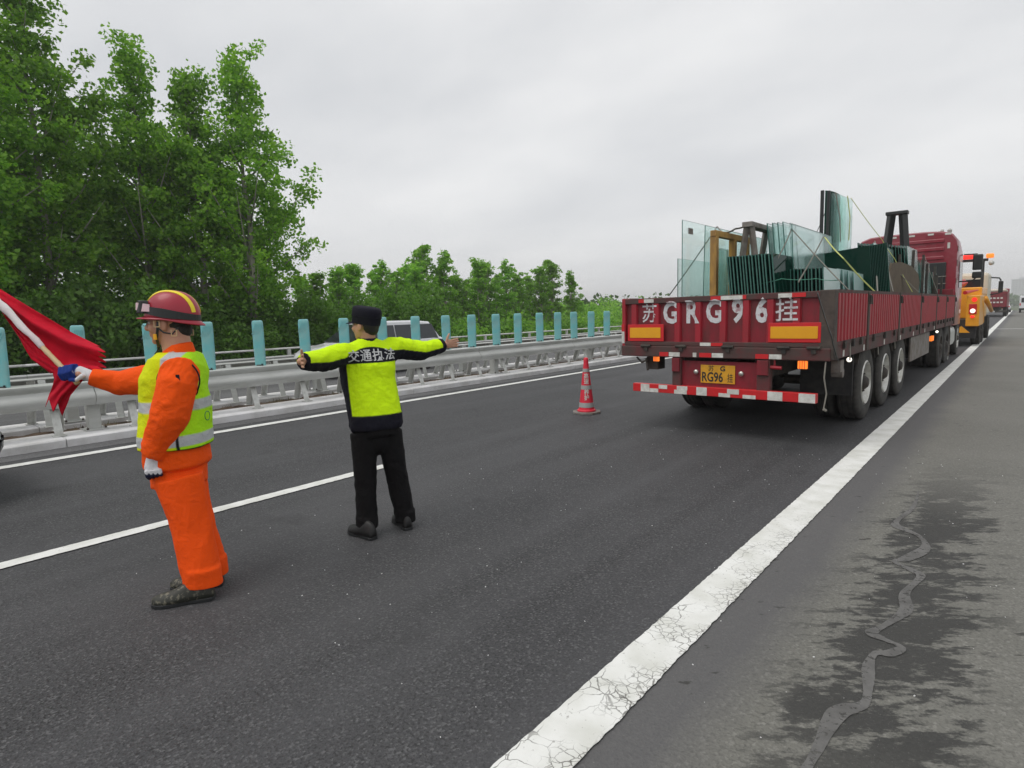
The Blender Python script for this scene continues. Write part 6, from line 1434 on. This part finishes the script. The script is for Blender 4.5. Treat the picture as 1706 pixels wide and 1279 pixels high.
    if h[0]:
        q = np.array(h[0]) - vr * .002; mb = MB(); mb.box(q, (.003, .022, .034), np.array([vr, rh, UP]).T); mb.box(q - UP * .03, (.003, .010, .022), np.array([vr, rh, UP]).T); obj('sleeve_mark', mb, 'blackcloth', jk)
    # vest over the jacket
    mb = MB(); grow = .017
    vt = [(neck - UP * .012, (.095, .098)), (neck - UP * .030, (.175, .112)), (neck - UP * .085, (.212, .142)), (chest + UP * .05, (.206, .166)), (chest - UP * .05, (.203, .176)), (chest * .45 + hem * .55, (.206, .181)), (hem + UP * .085, (.210, .186)), (hem + UP * .058, (.210, .186))]
    mb.tube([p for p, _ in vt], [(r[0] + grow * .3, r[1] + grow * .3) for _, r in vt], 28, ax=a, pw=2.3)
    me = remesh(mb, .0062, 4); wrinkle(me, .006, 7, (1, 1, 1.2), None, 8.1); wrinkle(me, .002, 22, (1, 1, 1.3), None, 1.4)
    zA1, zA0 = at(240, 664, D0)[2], at(240, 681, D0)[2]; zB1, zB0 = at(240, 719, D0)[2], at(240, 736, D0)[2]
    Yf = np.array([.66, .72, .006]); Yb = np.array([.42, .80, .012]); GR = np.array([.46, .48, .49]); BK = np.array([.01, .012, .014]); WN = np.array([.72, .60, .01])
    def vc(co, nr):
        rel = co - chest; u = rel @ a; v = rel @ b; z = co[:, 2]
        w = smoothstep(-.09, -.05, v)[:, None]; c = Yb * (1 - w) + Yf * w
        def put(c, s_, k): q = smoothstep(-.002, .002, s_)[:, None]; return c * (1 - q) + k * q
        c = put(c, np.minimum(z - zA0, zA1 - z), GR); c = put(c, np.minimum(z - zB0, zB1 - z), GR)
        sh = np.minimum(np.minimum(.045 - np.abs(v + .055), z - (neck[2] - .16)), .30 - np.abs(u)); c = put(c, sh, GR)
        c = put(c, np.minimum(.0075 - np.abs(v + .078 + .01 * np.sin(z * 9)), (shL[2] - .08) - z), BK)          # side seam piping
        c = put(c, (hem[2] + .066) - z, BK)
        return c
    paint(me, vc); vest = finish('vest', me, 'cloth', root, True)
    bvv = BVHTree.FromPolygons([v.co for v in me.vertices], [tuple(p_.vertices) for p_ in me.polygons])
    # armhole piping ring round the near shoulder
    for S0, E_, sgn in ((shL, elL, -1), (shR, elR, 1)):
        rg = []; c0 = S0 - UP * .03; ds = []; qs = []
        for t_ in np.linspace(0, 2 * math.pi, 49)[:-1]:
            q = c0 + b * .108 * math.cos(t_) + UP * (.112 * math.sin(t_)); o_ = q + a * sgn * .5
            h = bvv.ray_cast(Vector(o_), Vector(-a * sgn)); qs.append(q); ds.append(((np.array(h[0]) - q) @ a) * sgn if h[0] else 0.)
        ds = np.array(ds)
        for _ in range(4): ds = (np.roll(ds, 1) + ds * 2 + np.roll(ds, -1)) / 4
        rg = [q + a * sgn * (d_ + .004) for q, d_ in zip(qs, ds)]; rg.append(rg[0])
        mb = MB(); mb.tube(rg, .0045, 6); obj('armhole_piping', mb, 'blackcloth', vest, smooth=True)
    # vest back marks: thin green emblem ring and strokes
    M['green_print'] = mat('dark_green_print', (.03, .22, .12), .7)
    def on_vest(px, py):
        p = at(px, py, D0); vr = nz(p - np.array([0, 0, CAMH])); h = bvv.ray_cast(Vector(p - vr * .9), Vector(vr)); return np.array(h[0]) - vr * .003 if h[0] else None
    ring = [on_vest(345.5 + 4.2 * math.cos(t_), 692 + 7.5 * math.sin(t_)) for t_ in np.linspace(0, 2 * math.pi, 16)]
    ring = [p for p in ring if p is not None]
    if len(ring) > 4: mb = MB(); mb.tube(ring, .0022, 5); obj('emblem', mb, 'green_print', vest)
    for (x0, y0, x1, y1) in ():
        p, q = on_vest(x0, y0), on_vest(x1, y1)
        if p is not None and q is not None: mb = MB(); mb.tube([p, q], .002, 5); obj('print', mb, 'green_print' if y0 > 650 else 'whiterefl', vest)
    for (x0, y0, x1, y1) in ():   # chest tabs
        p, q = on_vest(x0, y0), on_vest(x1, y1)
        if p is not None and q is not None: mb = MB(); mb.tube([p, q], .004, 5); obj('tab', mb, 'blackcloth', vest)
    for (x0, y0) in ((319, 606), (322, 613)):
        pass
    # trousers
    mb = MB(); mb.tube([hem + UP * .02, hem - UP * .06, pelvis - UP * .06], [(.165, .150), (.172, .158), (.165, .150)], 24, ax=a)
    for h_, k_, an, dw in ((hipL, knL, anL, 0), (hipR, knR, anR, 0)):
        p_, r2 = limb(h_ + UP * .02, k_, an, (.098, .135), (.088, .112), (.088, .108)); mb.tube(p_, r2, 18, ax=a)
        mb.tube([an + UP * .08, an - UP * .035], [(.088, .108), (.088, .112)], 18, ax=a)
    me = remesh(mb, .0085, 4); kz = knL[2]
    wrinkle(me, .0062, 6.0, (1.2, 1.2, .75), lambda co: .75 + .9 * np.exp(-((co[:, 2] - .16) / .13) ** 2) + .8 * np.exp(-((co[:, 2] - kz) / .12) ** 2) + .6 * np.exp(-((co[:, 2] - .75) / .1) ** 2), 6.6); wrinkle(me, .0012, 20, (1, 1, 1.2), None, 3.4)
    paint(me, lambda co, nr: np.tile(OR * np.array([1, .95, 1]), (len(co), 1))); finish('trousers', me, 'cloth', root, True)
    hl, tl_ = at(357, 988, 3.46), at(270, 1012, 3.39); hl[2] = tl_[2] = 0; shoe(root, hl, tl_, 'camo', 'boot', .325, .054)
    hl, tl_ = at(372, 962, 3.64), at(303, 972, 3.60); hl[2] = tl_[2] = 0; shoe(root, hl, tl_, 'camo', 'boot', .30, .054)
    # gloves
    BL = np.array([.012, .035, .20]); WH = np.array([.66, .66, .69]); NV = np.array([.008, .010, .035])
    # hanging left glove: loose fist, white back, navy fingertips
    mb = MB(); w0 = at(259, 760, D0 - .17); k0 = at(256, 781, D0 - .17)
    mb.tube([w0 + UP * .02, w0 * .5 + k0 * .5, k0], [(.040, .026), (.050, .028), (.052, .027)], 16, ax=b, round_=True)
    for i in range(4):
        s0 = at(244 + 7.4 * i, 785 - .8 * i, D0 - .19); s1 = at(246 + 7.2 * i, 794 - 1.2 * i, D0 - .185); s2 = at(249 + 6.6 * i, 797 - 2.0 * i, D0 - .150); s3 = at(250 + 6.4 * i, 790 - 1.5 * i, D0 - .135)
        mb.tube([k0 * .3 + s0 * .7, s0, s1, s2, s3], [.013, .0125, .0115, .0105, .009], 10, round_=True)
    mb.tube([at(246, 774, D0 - .15), at(244, 785, D0 - .13), at(250, 792, D0 - .125)], [.015, .012, .010], 10, round_=True)
    me = remesh(mb, .0038, 2)
    zc = at(256, 789, D0 - .19)[2]
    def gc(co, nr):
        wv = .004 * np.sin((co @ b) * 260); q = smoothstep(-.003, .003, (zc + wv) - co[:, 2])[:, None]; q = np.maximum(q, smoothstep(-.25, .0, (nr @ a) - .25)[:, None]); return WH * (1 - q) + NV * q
    paint(me, gc); finish('glove', me, 'cloth', root, True)
    # right glove closed round the flag pole
    Dh = D0 + .10
    pb = at(124, 633, Dh - .02); pt = at(-70, 434, Dh + .05); pd = nz(pt - pb)
    mb = MB(); w0 = at(150, 626, Dh + .02); k0 = at(132, 620, Dh + .005)
    mb.tube([w0 + nz(w0 - k0) * .02, w0, k0, at(122, 618, Dh + .01)], [.034, .036, (.040, .034), (.036, .032)], 16, ax=UP, round_=True)
    for i in range(4):
        # knuckle above the pole, fingers curl over it towards the camera and down
        cx, cy_ = 121 - 6.2 * i, 611 + 1.2 * i - (0 if i else 1)
        s0 = at(127 - 5.5 * i, 609 + .5 * i, Dh + .02); s1 = at(cx - 2, cy_ - 1, Dh - .025); s2 = at(cx - 3, cy_ + 9, Dh - .045); s3 = at(cx + 2, cy_ + 17, Dh - .030); s4 = at(cx + 6, cy_ + 18, Dh - .005)
        mb.tube([s0, s1, s2, s3, s4], [.0125, .0125, .012, .011, .009], 10, round_=True)
    mb.tube([at(137, 626, Dh - .03), at(127, 633, Dh - .045), at(116, 633, Dh - .035)], [.015, .0125, .010], 10, round_=True)
    me = remesh(mb, .0038, 2); xw = at(133, 620, Dh)
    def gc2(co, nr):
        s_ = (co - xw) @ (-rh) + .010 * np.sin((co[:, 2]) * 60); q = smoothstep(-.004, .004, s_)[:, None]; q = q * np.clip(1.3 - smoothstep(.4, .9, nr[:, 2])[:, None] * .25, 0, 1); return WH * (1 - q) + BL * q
    paint(me, gc2); finish('glove', me, 'cloth', root, True)
    # flag: pole, white sleeve and torn red cloth
    F = thing('red_flag', 'torn red signal flag on a bamboo pole, held in a blue and white glove', 'flag', (0, 0, 0))
    nodes = np.linspace(-.045, .62, 9); mb = MB(); pts = []; rad = []
    for k, s_ in enumerate(np.linspace(-.03, .34, 25)): pts.append(pb + pd * s_); rad.append(.0145 + (.0016 if k % 6 == 0 else 0))
    mb.tube(pts, rad, 14); obj('pole', mb, 'bamboo', F, smooth=True)
    mb = MB(); pts = []; rad = []
    for k, s_ in enumerate(np.linspace(.30, 1.0, 15)):
        pts.append(pb + pd * s_ + UP * .006 * math.sin(k * 1.3)); rad.append((.017 + .010 * smoothstep(0, 1, k / 9.) + .003 * math.sin(k * 2.1), .018 + .004 * k / 14))
    mb.tube(pts, rad, 14, ax=UP, round_=True); obj('pole_sleeve', mb, 'whitecloth', F, smooth=True)
    def cloth(name, C0, C1, D_, n1=46, n2=26, amp=.022, fr=3.2, tat=None, ph=0.):
        C0 = np.array(C0, float); C1 = np.array(C1, float); vs = []; fs = []
        def samp(C, t_):
            s_ = t_ * (len(C) - 1); i = min(int(s_), len(C) - 2); f = s_ - i; f = f * f * (3 - 2 * f) * .4 + f * .6; return C[i] * (1 - f) + C[i + 1] * f
        for i in range(n1 + 1):
            for j in range(n2 + 1):
                t_, s_ = i / n1, j / n2; p = samp(C0, t_) * (1 - s_) + samp(C1, t_) * s_
                if tat: t_x = tat(s_, t_); p = p + t_x
                w = amp * math.sin(fr * s_ * 6.28 + t_ * 2.2 + ph) * (.35 + t_) + .010 * math.sin(t_ * 9 + s_ * 17 + ph)
                vs.append(at(p[0], p[1], D_ + w))
        for i in range(n1):
            for j in range(n2):
                a0 = i * (n2 + 1) + j; fs.append((a0, a0 + 1, a0 + n2 + 2, a0 + n2 + 1))
        mb = MB(); mb.add(vs, fs); o = obj(name, mb, 'flag', F, smooth=True, fix=False); sm_ = o.modifiers.new('thick', 'SOLIDIFY'); sm_.thickness = .0022; return o
    def tat(s_, t_): 
        k = max(0, t_ - .80) / .20; z = abs(((s_ * 5.2 + .3) % 1) - .5) * 2; return np.array([k * (z - .5) * 18 * (1 if s_ < .9 else .4), k * (z - .5) * 8])
    # upper sheet: from the pole towards the right; along t the cloth runs from the pole tip side to the fly
    cloth('flag_cloth', [(-70, 432), (0, 481), (60, 518), (120, 554), (170, 578)], [(-60, 460), (4, 518), (60, 580), (112, 618), (172, 622)], D0 + .20, tat=tat, amp=.030, fr=1.6)
    cloth('flag_cloth', [(4, 520), (42, 556), (80, 592), (118, 618)], [(10, 530), (34, 566), (52, 598), (84, 622)], D0 + .17, n1=30, n2=12, amp=.010, fr=.7, ph=1.2)
    def tat2(s_, t_):
        k = max(0, t_ - .7) / .3; z = abs(((s_ * 2.1 + .1) % 1) - .5) * 2; return np.array([0, k * (z - .5) * 20])
    cloth('flag_cloth', [(86, 612), (91, 632), (84, 652), (76, 672)], [(150, 612), (138, 634), (118, 658), (106, 684)], D0 + .16, n1=30, n2=22, amp=.018, fr=.9, tat=tat2, ph=.5)
rescuer()
